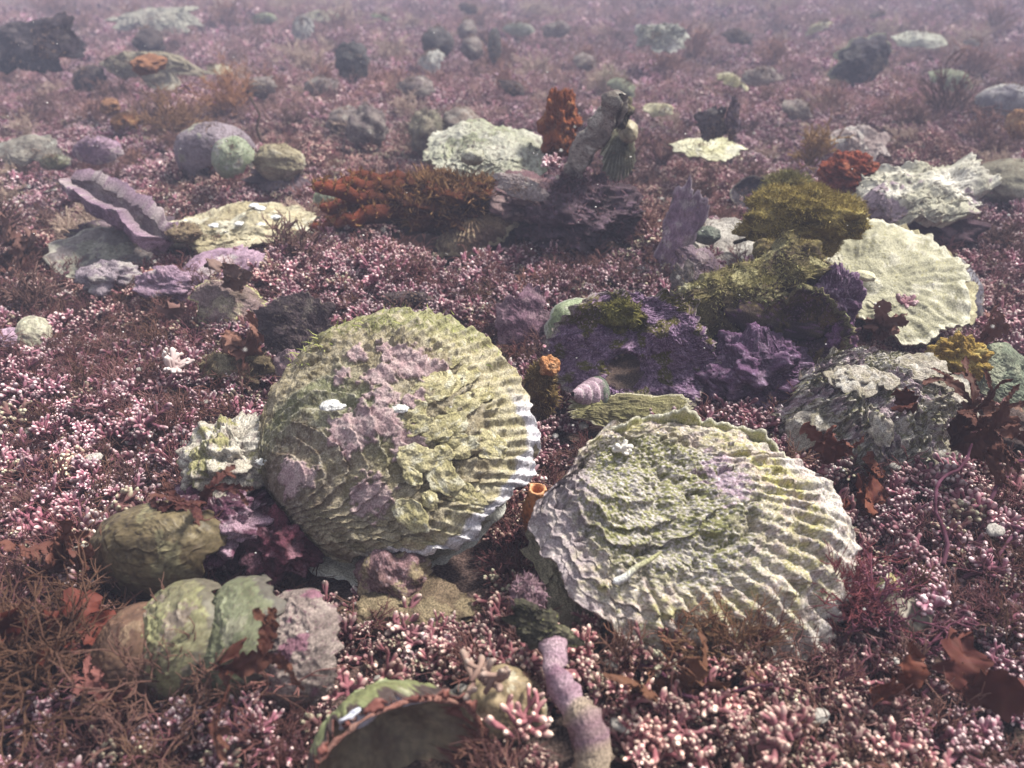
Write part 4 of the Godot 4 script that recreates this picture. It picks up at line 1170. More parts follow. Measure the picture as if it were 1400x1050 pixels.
	# mauve pebble under the left oyster's lip
	stone("mauve_pebble", "mauve brown pebble sheltering under the left oyster's lower edge", Vector3(-0.0396, 0.0120, -0.2069), Vector3(0.0119, 0.0104, .011), [Color(.25, .15, .16), Color(.15, .09, .085), Color(.3, .24, .15), .36, Color(.4, .3, .32), .6], {"a1": .32, "a2": .12, "a3": .05, "nu": 90, "nv": 54, "cat": "pebble"}, "crust")
	stone("silty_lump", "flat silty olive lump in the shade below the mauve brown pebble", Vector3(-0.0339, 0.0060, -0.1967), Vector3(0.0213, 0.0073, .014), [Color(.17, .125, .085), Color(.1, .075, .05), Color(.24, .19, .12), .4], {"a1": .3, "a2": .15, "a3": .06, "nu": 90, "nv": 54, "cat": "rock"}, "crust")

# ---------------------------------------------------------------- right side
func right_things() -> void:
	# the flaky oyster rock right of the broad oyster
	var at: Vector3 = Vector3(0.1547, 0.0220, -0.2933)
	var o := thing("flaky_oyster", "rough flaky whitish oyster half hidden right of the broad cream one", "oyster", at, frame(Vector3(.04, .84, .54), 14))
	var rx: float = 0.0381
	var rz: float = 0.0324
	var fm := valve({"rx": rx, "rz": rz, "H": .022, "pw": .6, "ux": .2, "uz": -.75, "nu": 320, "nt": 150, "nb": 16, "lam": 9.0, "la": .0034, "wob": .13, "wf": 70.0, "lobe": .12, "jag": .06, "bump": .0016, "bf": 170.0, "warp": .12, "thick": .005, "frill": .002, "seed": 61.0,
		"extra": func(x: float, z: float, t: float, _fr: float, _rib: float) -> float:
			return .0026 * cells.get_noise_3d(x * 8.0, 4.0, z * 5.0) * stp(.1, .3, t) + .0012 * soft.get_noise_3d(x * 24.0, 3.0, z * 24.0)}, func(p: Vector3, x: float, z: float, t: float, band: float, _fr: float, _rib: float, top: bool) -> Color:
		var w := Vector3(x, 0, z)
		var n1 := ns(w, 3.0, 21.0)
		var n2 := ns(w, 13.0, 22.0)
		var n3 := ns(w, 42.0, 23.0)
		var c := mixc(Color(.50, .46, .40), Color(.33, .29, .24), .5 + n2 * 1.3)
		c = mixc(c, Color(.36, .26, .31), stp(.05, .3, n1) * .8)
		c = mixc(c, Color(.24, .23, .10), stp(.15, .4, n2 - .5 * n1) * .8)
		c = mixc(c, Color(.12, .09, .10), stp(.3, .5, n3 + .3 * n2) * .8)
		if n3 < -.5:
			c = mixc(c, Color(.7, .68, .64), .7)
		var g := .85 + .3 * hash1(band)
		return Color(c.r * g, c.g * g, c.b * g) if top else Color(.2, .16, .13))
	part("upper_valve", fm, M.crust, o)
	for k in 16:
		var th := rng.randf_range(-.4, 3.4)
		var t := rng.randf_range(.35, .95)
		var px := lerpf(.2, cos(th), t) * rx
		var pz := lerpf(-.75, sin(th), t) * rz
		var rho := minf(1.0, pow(px / rx, 2.0) + pow(pz / rz, 2.0))
		var sz := rng.randf_range(.004, .008)
		var fl := plain_valve({"rx": sz * 1.3, "rz": sz, "H": .0008, "ux": -.6, "uz": 0.0, "nu": 40, "nt": 14, "nb": 5, "lam": 3.0, "la": .0003, "wf": 200.0, "lobe": .18, "jag": .08, "thick": .0006, "frill": .0006, "seed": 120.0 + k, "warp": .15}, [Color(.40, .36, .31), Color(.27, .24, .18), Color(.5, .47, .42), .4, Color(.14, .11, .1), .5])
		part("flake", fl, M.shell, o).transform = Transform3D(frame(Vector3(px / rx * .8, 1.0, pz / rz * .8)) * Basis(Vector3.UP, -th) * Basis(Vector3(0, 0, 1), rng.randf_range(.1, .45)), Vector3(px, .022 * pow(1.0 - rho, .6) + .0024, pz))
	keep(at, rx * .85)
	stone("yellow_sponge", "yellow brown crinkled sponge on the right end of the flaky oyster", Vector3(0.1968, 0.0380, -0.3168), Vector3(0.0120, 0.0100, .010), [Color(.36, .25, .075), Color(.22, .14, .045), Color(.46, .36, .14), .38], {"a1": .35, "f1": 2.2, "a2": .22, "f2": 5.0, "a3": .1, "nu": 110, "nv": 64, "cat": "sponge"}, "sponge")
	shell("green_slab", "grey green slab with fine ridges at the right edge", Vector3(0.2292, 0.0220, -0.3273), 0.0156, 0.0186, 48.0000, .2, -.4, -.6, [Color(.22, .25, .18), Color(.15, .16, .12), Color(.32, .33, .24), .4, Color(.1, .1, .07), .5], {"lean": 14.0, "roll": 34.0, "lam": 14.0, "la": .0012})
	stone("dark_hollow_rock", "pitted brown rock under fronds at the right edge", Vector3(0.2154, 0.0120, -0.2987), Vector3(0.0147, 0.0096, .014), [Color(.12, .085, .075), Color(.08, .058, .055), Color(.2, .12, .09), .45], {"a1": .4, "a2": .2, "cat": "rock"}, "crust")

	# craggy white shell behind the yellow valve, the red sponge and the stone at the edge
	var cs := shell("craggy_shell", "craggy white oyster shell jutting out behind the yellow valve", Vector3(0.2867, 0.0480, -0.5540), 0.0498, 0.0315, 26.0000, .16, -.7, .5, WHITE, {"nu": 200, "nt": 90, "roll": 16.0, "lean": -4.0, "lobe": .2, "jag": .07, "lam": 7.0, "la": .0018, "wob": .10, "warp": .2, "bump": .0009, "thick": .005, "frill": .0015})
	cs.name = "craggy_shell"
	stone("prop_rock", "dark mauve rock holding up the craggy white shell", Vector3(0.2951, 0.0200, -0.5596), Vector3(0.0410, 0.0179, .026), [Color(.14, .08, .10), Color(.07, .045, .055), Color(.3, .2, .22), .45], {"a1": .4, "a2": .2, "a3": .07, "nu": 90, "nv": 50, "cat": "rock"}, "crust")  # mottled dark mauve lump propping the craggy shell
	stone("red_sponge", "brick red crumbly sponge lump behind the shaggy olive clump", Vector3(0.2538, 0.0460, -0.6058), Vector3(0.0198, 0.0149, .020), [Color(.29, .085, .05), Color(.18, .05, .035), Color(.38, .15, .09), .4, Color(.12, .05, .04), .45], {"a1": .28, "f1": 2.0, "a2": .2, "f2": 5.0, "a3": .12, "pit": -.15, "nu": 110, "nv": 64, "cat": "sponge"}, "sponge")
	stone("smooth_stone", "smooth olive grey boulder cut by the right edge", Vector3(0.4198, 0.0240, -0.6684), Vector3(0.0317, 0.0177, .035), [Color(.27, .25, .19), Color(.19, .17, .13), Color(.34, .33, .26), .42], {"a1": .15, "a2": .04, "nu": 80, "nv": 48}, "rock")
	stone("orange_sponge", "small orange sponge at the right edge above the olive boulder", Vector3(0.5197, 0.0360, -0.8518), Vector3(0.0098, 0.0135, .014), [Color(.44, .25, .12), Color(.28, .15, .08), Color(.5, .34, .2), .4], {"a1": .35, "a2": .2, "a3": .1, "cat": "sponge"}, "sponge")
	shell("banded_shell", "grey domed shell with pale bands at the upper right edge", Vector3(0.5877, 0.0300, -1.0065), 0.0342, 0.0229, 44.0000, .7, .5, -.5, [Color(.36, .34, .33), Color(.22, .2, .22), Color(.46, .44, .4), .4], {"lean": -10.0, "lam": 5.0, "la": .0014, "pw": .55}, "rock")
	shell("crescent_shell", "dark crescent shell opening above pink maerl beyond the ridge", Vector3(0.1943, 0.0240, -0.6415), 0.0206, 0.0127, 62.0000, -.35, 0.0, .4, [Color(.09, .075, .085), Color(.05, .04, .05), Color(.16, .14, .13), .4], {"rim": Color(.34, .31, .27), "lean": 14.0, "roll": 16.0, "inner": Color(.3, .27, .22)}, "shell")
	shell("brown_flake", "brownish silty flat shell left of the red sponge", Vector3(0.3356, 0.0300, -0.7907), 0.0296, 0.0249, 22.0000, .14, -.3, .3, [Color(.44, .38, .36), Color(.28, .22, .21), Color(.54, .5, .46), .36, Color(.14, .1, .1), .4], {"lobe": .22, "jag": .06, "la": .003, "warp": .2})

	# flat red weeds on the right
	red_frond("maroon pointed frond standing on the flaky oyster", Vector3(0.1565, 0.0400, -0.2703), 2, .017, .009, Vector3(-.1, 1.0, .1), 0, Color(.13, .04, .025), Color(.17, .055, .03))
	red_frond("dark brown branching fronds right of the flaky oyster", Vector3(0.1704, 0.0280, -0.2616), 6, .024, .006, Vector3(.2, .8, .3), 2, Color(.13, .045, .03), Color(.2, .085, .05))
	red_frond("broad red frond spread between broad oyster and flaky one", Vector3(0.1333, 0.0120, -0.2464), 4, .022, .012, Vector3(.25, .55, .35), 1, Color(.23, .06, .035), Color(.32, .11, .065))
	red_frond("red brown frond in the gap above the broad oyster's right rim", Vector3(0.1226, 0.0220, -0.2614), 2, .017, .010, Vector3(-.3, .7, .3), 1, Color(.20, .06, .035), Color(.28, .10, .06))
	red_frond("pale red frond under the yellow oyster valve's lower rim", Vector3(0.1892, 0.0220, -0.3729), 3, .022, .011, Vector3(0.0, .8, .3), 1, Color(.28, .11, .075), Color(.36, .17, .12))
	red_frond("pinkish frond tip right of the yellow brown sponge", Vector3(0.2201, 0.0340, -0.3413), 2, .016, .008, Vector3(.1, 1.0, 0.0), 1, Color(.30, .11, .07), Color(.38, .17, .12))
	red_frond("russet frond at the right edge over the pitted brown rock", Vector3(0.2009, 0.0260, -0.2721), 2, .022, .009, Vector3(.2, .5, .4), 1, Color(.22, .075, .045), Color(.3, .13, .08))
	red_frond("broad dark red blade in the lower right maerl", Vector3(0.1298, 0.0100, -0.1623), 2, .022, .015, Vector3(.2, .5, .4), 0, Color(.19, .055, .035), Color(.26, .09, .06))
	red_frond("narrow orange red blade left of the broad dark one", Vector3(0.1101, 0.0140, -0.1574), 2, .020, .010, Vector3(-.1, .8, .3), 0, Color(.25, .07, .035), Color(.34, .12, .07))
	red_frond("triangular red blade at the bottom edge right of centre", Vector3(0.0689, 0.0100, -0.1452), 1, .016, .011, Vector3(.25, .7, .3), 0, Color(.29, .09, .045), Color(.36, .14, .08))
	red_frond("brown pair of blades right of the pink stick", Vector3(0.0355, 0.0140, -0.1564), 3, .024, .008, Vector3(.2, .8, .2), 1, Color(.20, .075, .04), Color(.29, .13, .07))
	red_frond("dark red tongue in the lower left corner", Vector3(-0.1436, 0.0180, -0.1687), 3, .030, .014, Vector3(.3, .5, .2), 1, Color(.19, .04, .025), Color(.27, .075, .045))
	red_frond("russet frond in the maerl left of the big slipper shell", Vector3(-0.1537, 0.0200, -0.2110), 3, .020, .009, Vector3(.2, .7, .2), 2, Color(.22, .08, .05), Color(.3, .12, .08))
	red_frond("small bright red sprig under the slipper shell chain", Vector3(-0.1123, 0.0120, -0.1526), 3, .015, .004, Vector3(.3, .7, .1), 1, Color(.3, .09, .06), Color(.42, .16, .12))

	# dark cords of string weed
	for k in 5:
		var a: Vector3 = [Vector3(0.1427, 0.0200, -0.2044), Vector3(0.1509, 0.0140, -0.2040), Vector3(0.1689, 0.0260, -0.2159), Vector3(0.0323, 0.0140, -0.1682), Vector3(0.1687, 0.0200, -0.2317)][k]
		var s := Soup.new()
		var pts := [Vector3.ZERO]
		var d := Vector3([.5, .8, -.4, .9, .6][k], .5, [-.4, -.3, .7, .15, -.5][k]).normalized()
		for e in 22:
			d = (d + Vector3(rng.randfn(), rng.randfn() * .5 - (.03 if e > 8 else -.02), rng.randfn()) * .22).normalized()
			pts.append(pts[-1] + d * .0023)
		var rad := []
		var col := []
		for e in pts.size():
			rad.append(.0008 * (1.0 - .5 * e / 23.0))
			col.append(mixc(Color(.055, .02, .03), Color(.14, .06, .09), hash1(e * 1.7)))
		tube(s, pts, rad, col, 7, .2)
		solo("string_weed", s.mesh(), M.weed, a, Basis.IDENTITY, ["curled black string weed right of the broad oyster", "second black string weed curling below the first at right", "black string weed hanging in from the right edge", "dark string weed along the broad oyster's lower rim", "thin dark string weed under the branching fronds"][k], "seaweed")
	stone("grey_pebble", "flat grey brown pebble in the weeds right of the broad oyster's foot", Vector3(0.1251, 0.0120, -0.1894), Vector3(0.0079, 0.0051, .008), [Color(.25, .22, .17), Color(.19, .16, .13)], {"a1": .14, "a2": .05, "cat": "pebble"}, "smooth")
	shell("yellow_chip", "curled yellow and white shell chip above the grey brown pebble", Vector3(0.1220, 0.0160, -0.1977), 0.0041, 0.0036, 40.0000, .4, 0.0, .4, [Color(.5, .46, .24), Color(.36, .31, .14), Color(.66, .64, .6), .3], {"lobe": .25, "jag": .08, "roll": 40.0})

# ---------------------------------------------------------------- the heap at the back of the middle
func back_things() -> void:
	shell("white_oyster", "white rough oyster shell lying behind the rusty finger sponge", Vector3(-0.0175, 0.0620, -0.6119), 0.0461, 0.0497, 12.0000, .15, -.2, .4, [Color(.46, .45, .38), Color(.36, .36, .28), Color(.30, .31, .21), .38, Color(.2, .17, .15), .5], {"nu": 200, "nt": 90, "lobe": .12, "jag": .05, "la": .0022, "bump": .0009, "warp": .12, "roll": 8.0})
	stone("ring_barnacle", "ring shaped barnacle on the white rough oyster shell", Vector3(-0.0268, 0.0700, -0.5631), Vector3(.008, .006, .008), [Color(.5, .49, .4), Color(.34, .33, .24)], {"a1": .15, "a2": .15, "nu": 40, "nv": 26, "extra": func(d: Vector3) -> float: return -.7 * stp(.80, .92, d.y), "cat": "barnacle"}, "crust")
	# rusty fingers reaching left
	var fs: Vector3 = Vector3(-0.0450, 0.0400, -0.5531)
	var o := thing("finger_sponge", "rusty red finger sponge reaching left beneath the white oyster shell", "sponge", fs)
	var body := plain_lump({"r": Vector3(0.0419, 0.0184, .03), "a1": .35, "f1": 1.6, "a2": .2, "f2": 5.0, "a3": .1, "nu": 130, "nv": 70, "seed": 71.0, "pf": 2.0}, [Color(.10, .036, .02), Color(.065, .028, .018), Color(.15, .085, .035), .3, Color(.1, .04, .03), .5])
	part("body", body, M.sponge, o)
	part("fuzz", fuzz(body, 6000, .007, .0005, Color(.21, .125, .06), Color(.12, .06, .03), .1), M.weed, o, true)
	for k in 8:
		var s := Soup.new()
		var a := Vector3(-.015 - .004 * k, .012 - .006 * (k % 4), .006 * (k % 3))
		var d := Vector3(-1.0, .12 - .1 * (k % 4) + .25 * float(k == 5), .2 * (k % 3))
		var pts := []
		var rad := []
		var col := []
		for e in 9:
			var q := a + d * (.0062 * e) + Vector3(0, ns(d * e + a * 50.0, .6), ns(a * 40.0 + d * e, .7)) * .004
			pts.append(q)
			rad.append((.0058 - .0003 * e) * (1.0 + .5 * ns(q, 120.0)))
			col.append(mixc(Color(.08, .032, .02), Color(.20, .058, .034), e / 8.0 + .5 * ns(q, 130.0)))
		tube(s, pts, rad, col, 14, .35)
		var fm := s.mesh()
		part("finger", fm, M.sponge, o)
		part("finger_fuzz", fuzz(fm, 500, .0045, .0004, Color(.26, .15, .055), Color(.15, .06, .03), .1), M.weed, o, true)
	keep(fs, .06)
	keep(fs + Vector3(-.04, 0, 0), .03)
	# scallop under it
	var sc := shell("scallop", "ribbed scallop with pale bristly rim tucked under the finger sponge", Vector3(-0.0225, 0.0260, -0.5313), 0.0310, 0.0160, 40.0000, .34, 0.0, -.8, [Color(.24, .17, .11), Color(.14, .09, .07), Color(.34, .27, .18), .4, Color(.08, .05, .04), .5], {"nu": 180, "nt": 70, "ribs": 36.0, "ra": .002, "r0": .1, "frill": .003, "roll": 24.0, "lean": -8.0, "rim": Color(.46, .40, .26)})
	sc.set_meta("category", "shell")
	# the dark mass below the standing shell
	stone("dark_rock", "dark purple rock carrying the upright shell in the back", Vector3(0.0436, 0.0360, -0.5456), Vector3(0.0385, 0.0233, .04), [Color(.10, .066, .08), Color(.065, .045, .05), Color(.15, .10, .125), .36, Color(.22, .14, .2), .55], {"a1": .4, "a2": .22, "a3": .08, "nu": 130, "nv": 80, "fuzz": 2600, "fl": .006, "fw": .0004, "fa": Color(.15, .085, .10), "fb": Color(.08, .045, .05), "cat": "rock"}, "crust")
	stone("dark_rock", "dark lumpy rock bridging finger sponge and upright shell", Vector3(0.0081, 0.0460, -0.5502), Vector3(0.0253, 0.0132, .03), [Color(.17, .10, .11), Color(.08, .05, .055), Color(.28, .2, .19), .36], {"a1": .4, "a2": .2, "a3": .08, "nu": 90, "nv": 56, "cat": "rock"}, "crust")
	shell("rim_shell", "grey shell edge between the finger sponge and the dark purple rock", Vector3(0.0057, 0.0620, -0.5169), 0.0165, 0.0074, 50.0000, .15, 0.0, .5, [Color(.34, .29, .28), Color(.2, .16, .16), Color(.42, .38, .34), .4], {"lobe": .2, "jag": .06, "roll": -24.0})
	# the standing plate
	var sp: Vector3 = Vector3(0.0542, 0.0850, -0.5437)
	var s0: Vector3 = Vector3(0.0427, 0.0550, -0.5584)
	var s1: Vector3 = Vector3(0.0658, 0.1180, -0.5054)
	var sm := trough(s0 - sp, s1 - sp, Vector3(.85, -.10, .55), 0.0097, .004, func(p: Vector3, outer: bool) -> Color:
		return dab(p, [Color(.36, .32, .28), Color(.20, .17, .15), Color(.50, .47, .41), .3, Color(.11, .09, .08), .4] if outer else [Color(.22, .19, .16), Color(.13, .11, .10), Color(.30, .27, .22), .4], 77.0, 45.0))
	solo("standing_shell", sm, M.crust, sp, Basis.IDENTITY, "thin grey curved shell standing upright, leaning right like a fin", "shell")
	keep(sp, .03)
	stone("plate_cap", "dark knobby cap at the top of the upright shell", Vector3(0.0692, 0.1040, -0.5415), Vector3(0.0085, 0.0095, .014), [Color(.12, .10, .07), Color(.065, .055, .045), Color(.2, .18, .11), .4], {"a1": .4, "a2": .2, "a3": .08, "cat": "rock"}, "crust")
	var cockle := shell("cockle", "pale ribbed cockle leaning against the right of the upright shell", Vector3(0.0722, 0.0720, -0.5675), 0.0127, 0.0220, 58.0000, .5, -.1, -.8, [Color(.42, .41, .31), Color(.28, .27, .2), Color(.5, .48, .38), .4], {"nu": 140, "nt": 50, "ribs": 26.0, "ra": .0045, "r0": .05, "lean": 18.0, "lam": 4.0})
	cockle.set_meta("category", "shell")
	stone("pale_egg", "smooth pale bulb above the ribbed cockle", Vector3(0.0784, 0.0880, -0.5569), Vector3(0.0064, 0.0074, .012), EGG, {"a1": .1, "nu": 32, "nv": 20, "cat": "sea squirt"}, "smooth")
	stone("orange_sponge", "bright orange crumbly sponge standing left of the upright shell", Vector3(0.0348, 0.0820, -0.6075), Vector3(0.0129, 0.0236, .020), [Color(.32, .11, .05), Color(.20, .065, .035), Color(.42, .20, .10), .36, Color(.14, .05, .03), .5], {"a1": .35, "f1": 1.8, "a2": .22, "f2": 4.5, "a3": .12, "nu": 110, "nv": 80, "lean": 4.0, "cat": "sponge"}, "sponge")
	var rs := maerl(26, .008, .0011, 5, 1, Color(.16, .07, .09), Color(.36, .2, .22), Color(.7, .58, .58), .8)
	solo("maerl_sprig", rs, M.maerl, Vector3(0.0245, 0.0740, -0.5216), Basis.IDENTITY, "pale tipped maerl sprig at the orange sponge's foot", "coralline alga")
	# pale flat shell with dark plates on it
	shell("flat_valve", "cream flat shell under two dark upright plates in the back", Vector3(0.1697, 0.0440, -0.7082), 0.0291, 0.0236, 10.0000, .10, -.3, .2, [Color(.58, .56, .42), Color(.46, .44, .28), Color(.64, .62, .5), .4], {"lobe": .16, "jag": .05})
	shell("dark_plate", "broad dark plate upright on the cream flat shell", Vector3(0.1658, 0.0700, -0.6874), 0.0121, 0.0142, 74.0000, .1, 0.0, .8, [Color(.13, .11, .12), Color(.08, .065, .075), Color(.2, .18, .17), .4], {"lobe": .26, "jag": .08})
	shell("dark_plate", "narrow dark spike beside the broad plate on the cream shell", Vector3(0.1814, 0.0720, -0.6829), 0.0060, 0.0187, 70.0000, .2, 0.0, .8, [Color(.14, .10, .13), Color(.08, .06, .07), Color(.2, .16, .17), .4], {"lobe": .2, "jag": .08})
	# stones behind
	stone("dusty_stone", "dusty grey stone left of a pair behind the white oyster", Vector3(-0.1505, 0.0300, -0.8600), Vector3(0.0213, 0.0198, .026), SILT, {"a1": .25, "fuzz": 500, "fl": .005, "fw": .0004})
	stone("dusty_stone", "dusty grey stone with pale stripes touching the left one", Vector3(-0.1830, 0.0260, -0.9200), Vector3(0.0211, 0.0146, .022), SILT, {"a1": .25})
	stone("dusty_stone", "silty olive stone with tuft just behind the white oyster's left end", Vector3(-0.0841, 0.0340, -0.8183), Vector3(0.0174, 0.0203, .024), [Color(.24, .21, .16), Color(.15, .13, .11), Color(.3, .28, .2), .4], {"a1": .3, "fuzz": 700, "fl": .007, "fw": .0004})
	stone("dusty_stone", "rounded grey brown stone behind the white oyster shell", Vector3(-0.0517, 0.0400, -0.8384), Vector3(0.0199, 0.0148, .026), [Color(.25, .2, .17), Color(.17, .14, .13), Color(.3, .27, .24), .4], {"a1": .16})

# ---------------------------------------------------------------- far off
func far_things() -> void:
	shell("far_shell", "dark shell standing on edge, far left of centre", Vector3(-0.2211, 0.0550, -1.1920), 0.0233, 0.0279, 66.0000, .34, .1, .8, [Color(0.093, 0.087, 0.087), Color(0.057, 0.051, 0.054), Color(0.142, 0.136, 0.125), .4], {"lean": 8.0, "lobe": .15})
	stone("far_dome", "dark ringed dome above a white shell in the distance", Vector3(-0.1188, 0.0600, -1.3836), Vector3(0.0245, 0.0221, .04), [Color(0.106, 0.095, 0.095), Color(0.064, 0.058, 0.061), Color(0.156, 0.144, 0.139), .4], {"a1": .15})
	shell("far_shell", "white shell chip in the distance under the dark ringed dome", Vector3(-0.1231, 0.0400, -1.3153), 0.0224, 0.0189, 40.0000, .4, -.3, -.3, [Color(0.442, 0.431, 0.402), Color(0.326, 0.315, 0.280), Color(0.499, 0.488, 0.453), .4], {"lobe": .2, "lean": -16.0})
	stone("far_dome", "small round grey dome right of the dark ringed one", Vector3(-0.0862, 0.0500, -1.6891), Vector3(0.0184, 0.0184, .035), SILT, {"a1": .12, "nu": 40, "nv": 24})
	stone("far_dome", "grey round pebble below the small round dome", Vector3(-0.0658, 0.0450, -1.4427), Vector3(0.0183, 0.0183, .03), SILT, {"a1": .15, "nu": 40, "nv": 24})
	shell("far_shell", "thin dark shell on edge right of the grey round pebble", Vector3(-0.0272, 0.0600, -1.3422), 0.0113, 0.0264, 70.0000, .3, 0.0, .8, [Color(0.107, 0.101, 0.101), Color(0.071, 0.065, 0.065), Color(0.143, 0.143, 0.125), .4], {"lean": 18.0})
	shell("far_shell", "pale green low dome far off in the middle", Vector3(0.0121, 0.0400, -1.8017), 0.0331, 0.0197, 30.0000, .5, 0.0, -.3, [Color(0.256, 0.262, 0.210), Color(0.198, 0.198, 0.152), Color(0.285, 0.285, 0.244), .4], {}, "rock")
	shell("far_oyster", "pale ragged oyster far off right of the middle", Vector3(0.2330, 0.0700, -1.3468), 0.0452, 0.0331, 34.0000, .3, -.3, .2, [Color(0.385, 0.385, 0.345), Color(0.270, 0.270, 0.230), Color(0.442, 0.436, 0.396), .4], {"lobe": .22, "jag": .08, "la": .006, "lam": 8.0, "warp": .2})
	shell("far_shell", "long dark tilted shell far off at the right", Vector3(0.4738, 0.0600, -1.1661), 0.0466, 0.0297, 60.0000, .24, .3, .7, [Color(0.085, 0.074, 0.085), Color(0.050, 0.044, 0.053), Color(0.142, 0.130, 0.124), .4], {"roll": 30.0, "lobe": .16, "rim": Color(0.211, 0.211, 0.154)})
	shell("far_shell", "broad pale flat shell behind the long dark tilted one", Vector3(0.7040, 0.0500, -1.5056), 0.0481, 0.0326, 16.0000, .3, 0.0, -.2, [Color(0.370, 0.370, 0.312), Color(0.298, 0.298, 0.240), Color(0.412, 0.400, 0.354), .4], {})
	shell("far_shell", "greyish shell pair with stone in the far right haze", Vector3(0.3143, 0.0500, -1.0768), 0.0250, 0.0145, 40.0000, .4, 0.0, -.3, SILT, {"lobe": .2})
	shell("far_oyster", "pale flat oyster pile top left in the haze", Vector3(-0.7588, 0.0500, -1.8838), 0.0941, 0.0517, 24.0000, .2, 0.0, .3, [Color(0.353, 0.342, 0.284), Color(0.253, 0.236, 0.202), Color(0.395, 0.378, 0.314), .4], {"lobe": .25, "jag": .07, "la": .006})
	stone("far_rock", "dark brown rock below the pale pile top left", Vector3(-0.6189, 0.0500, -1.4824), Vector3(0.0200, 0.0225, .04), [Color(0.104, 0.081, 0.075), Color(0.063, 0.051, 0.051)], {"a1": .3})
	shell("far_shell", "white domed shell with bristles, upper left of centre", Vector3(-0.4108, 0.0500, -1.7188), 0.0215, 0.0284, 50.0000, .5, 0.0, -.5, [Color(0.414, 0.402, 0.379), Color(0.300, 0.288, 0.276), Color(0.471, 0.460, 0.437), .4], {"ribs": 16.0, "ra": .004})
	shell("far_shell", "thin yellowish shell right of the white domed one", Vector3(-0.4491, 0.0450, -2.0647), 0.0480, 0.0274, 20.0000, .2, 0.0, .2, [Color(0.337, 0.325, 0.245), Color(0.252, 0.241, 0.183), Color(0.368, 0.356, 0.299), .4], {})
	shell("far_oyster", "tan shell ledge with dark underside in the upper left", Vector3(-0.4663, 0.0550, -1.1186), 0.0669, 0.0305, 28.0000, .2, -.4, .3, [Color(0.291, 0.256, 0.187), Color(0.194, 0.165, 0.131), Color(0.336, 0.307, 0.243), .4], {"lobe": .25, "jag": .06, "roll": -14.0, "la": .005})
	stone("far_sponge", "orange sponge patch on the tan shell ledge", Vector3(-0.3893, 0.0850, -0.9212), Vector3(0.0141, 0.0094, .03), [Color(0.301, 0.151, 0.088), Color(0.197, 0.099, 0.064)], {"a1": .3, "a2": .2, "cat": "sponge"}, "sponge")
	stone("small_sponge", "orange sponge ball in the brown weeds at upper left", Vector3(-0.4144, 0.0300, -0.8908), Vector3(0.0118, 0.0102, .016), [Color(0.326, 0.165, 0.078), Color(0.222, 0.107, 0.060), Color(0.371, 0.232, 0.117), .4], {"a1": .3, "a2": .2, "a3": .1, "cat": "sponge"}, "sponge")
	stone("small_sponge", "second smaller orange sponge up left of the ball", Vector3(-0.4571, 0.0360, -0.9522), Vector3(0.0091, 0.0091, .014), [Color(0.302, 0.164, 0.095), Color(0.197, 0.105, 0.065)], {"a1": .3, "a2": .2, "cat": "sponge"}, "sponge")
	shell("dark_slab", "large dark weed grown slab in the top left corner", Vector3(-0.6744, 0.0700, -1.2100), 0.0664, 0.0445, 50.0000, .2, -.2, .6, [Color(0.070, 0.056, 0.061), Color(0.042, 0.034, 0.039), Color(0.119, 0.096, 0.096), .4], {"lobe": .24, "jag": .07, "la": .006}, "crust")
	shell("dark_slab", "dark slab edge right of the corner slab", Vector3(-0.5446, 0.1000, -1.0360), 0.0261, 0.0309, 60.0000, .2, 0.0, .6, [Color(0.084, 0.067, 0.079), Color(0.049, 0.037, 0.043), Color(0.119, 0.096, 0.096), .4], {"lobe": .24, "roll": -40.0}, "crust")
	shell("left_dome", "mauve fuzzy dome above the folded gutter shell", Vector3(-0.3760, 0.0340, -0.7418), 0.0232, 0.0136, 40.0000, .6, 0.0, -.3, LILAC, {}, "rock")
	shell("left_shell", "pale bent shell at the left edge above the gutter shell", Vector3(-0.4411, 0.0340, -0.7418), 0.0299, 0.0185, 30.0000, .2, .5, .2, [Color(0.252, 0.229, 0.195), Color(0.168, 0.151, 0.134), Color(0.298, 0.286, 0.252), .4], {"roll": -12.0, "lobe": .2})
	shell("left_shell", "small olive curled shell between gutter shell and mauve dome", Vector3(-0.3925, 0.0340, -0.6975), 0.0138, 0.0079, 44.0000, .4, 0.0, -.3, [Color(0.160, 0.160, 0.097), Color(0.111, 0.106, 0.071), Color(0.211, 0.211, 0.154), .4], {"rim": Color(0.070, 0.053, 0.064)}, "smooth")
	# more bits of shell scattered through the haze
	var bits := [Vector3(-0.4169, 0.0400, -1.2192), Vector3(-0.3153, 0.0400, -1.0617), Vector3(-0.2986, 0.0500, -1.9981), Vector3(0.0862, 0.0500, -1.7188), Vector3(0.4108, 0.0500, -1.5793), Vector3(0.6032, 0.0500, -1.7188), Vector3(0.7748, 0.0500, -1.4599), Vector3(0.1375, 0.0400, -1.0617), Vector3(0.3107, 0.0400, -0.9112), Vector3(0.0000, 0.0400, -1.0617), Vector3(0.1593, 0.0400, -0.9112), Vector3(-0.2532, 0.0300, -1.1280), Vector3(0.5791, 0.0400, -1.1224), Vector3(-0.1229, 0.0350, -1.0948), Vector3(-0.5598, 0.0400, -1.1224), Vector3(0.2865, 0.0400, -1.1098), Vector3(0.1119, 0.0400, -1.3153), Vector3(-0.5533, 0.0500, -1.9585), Vector3(0.8054, 0.0600, -1.9432), Vector3(-0.1051, 0.0600, -2.1204)]
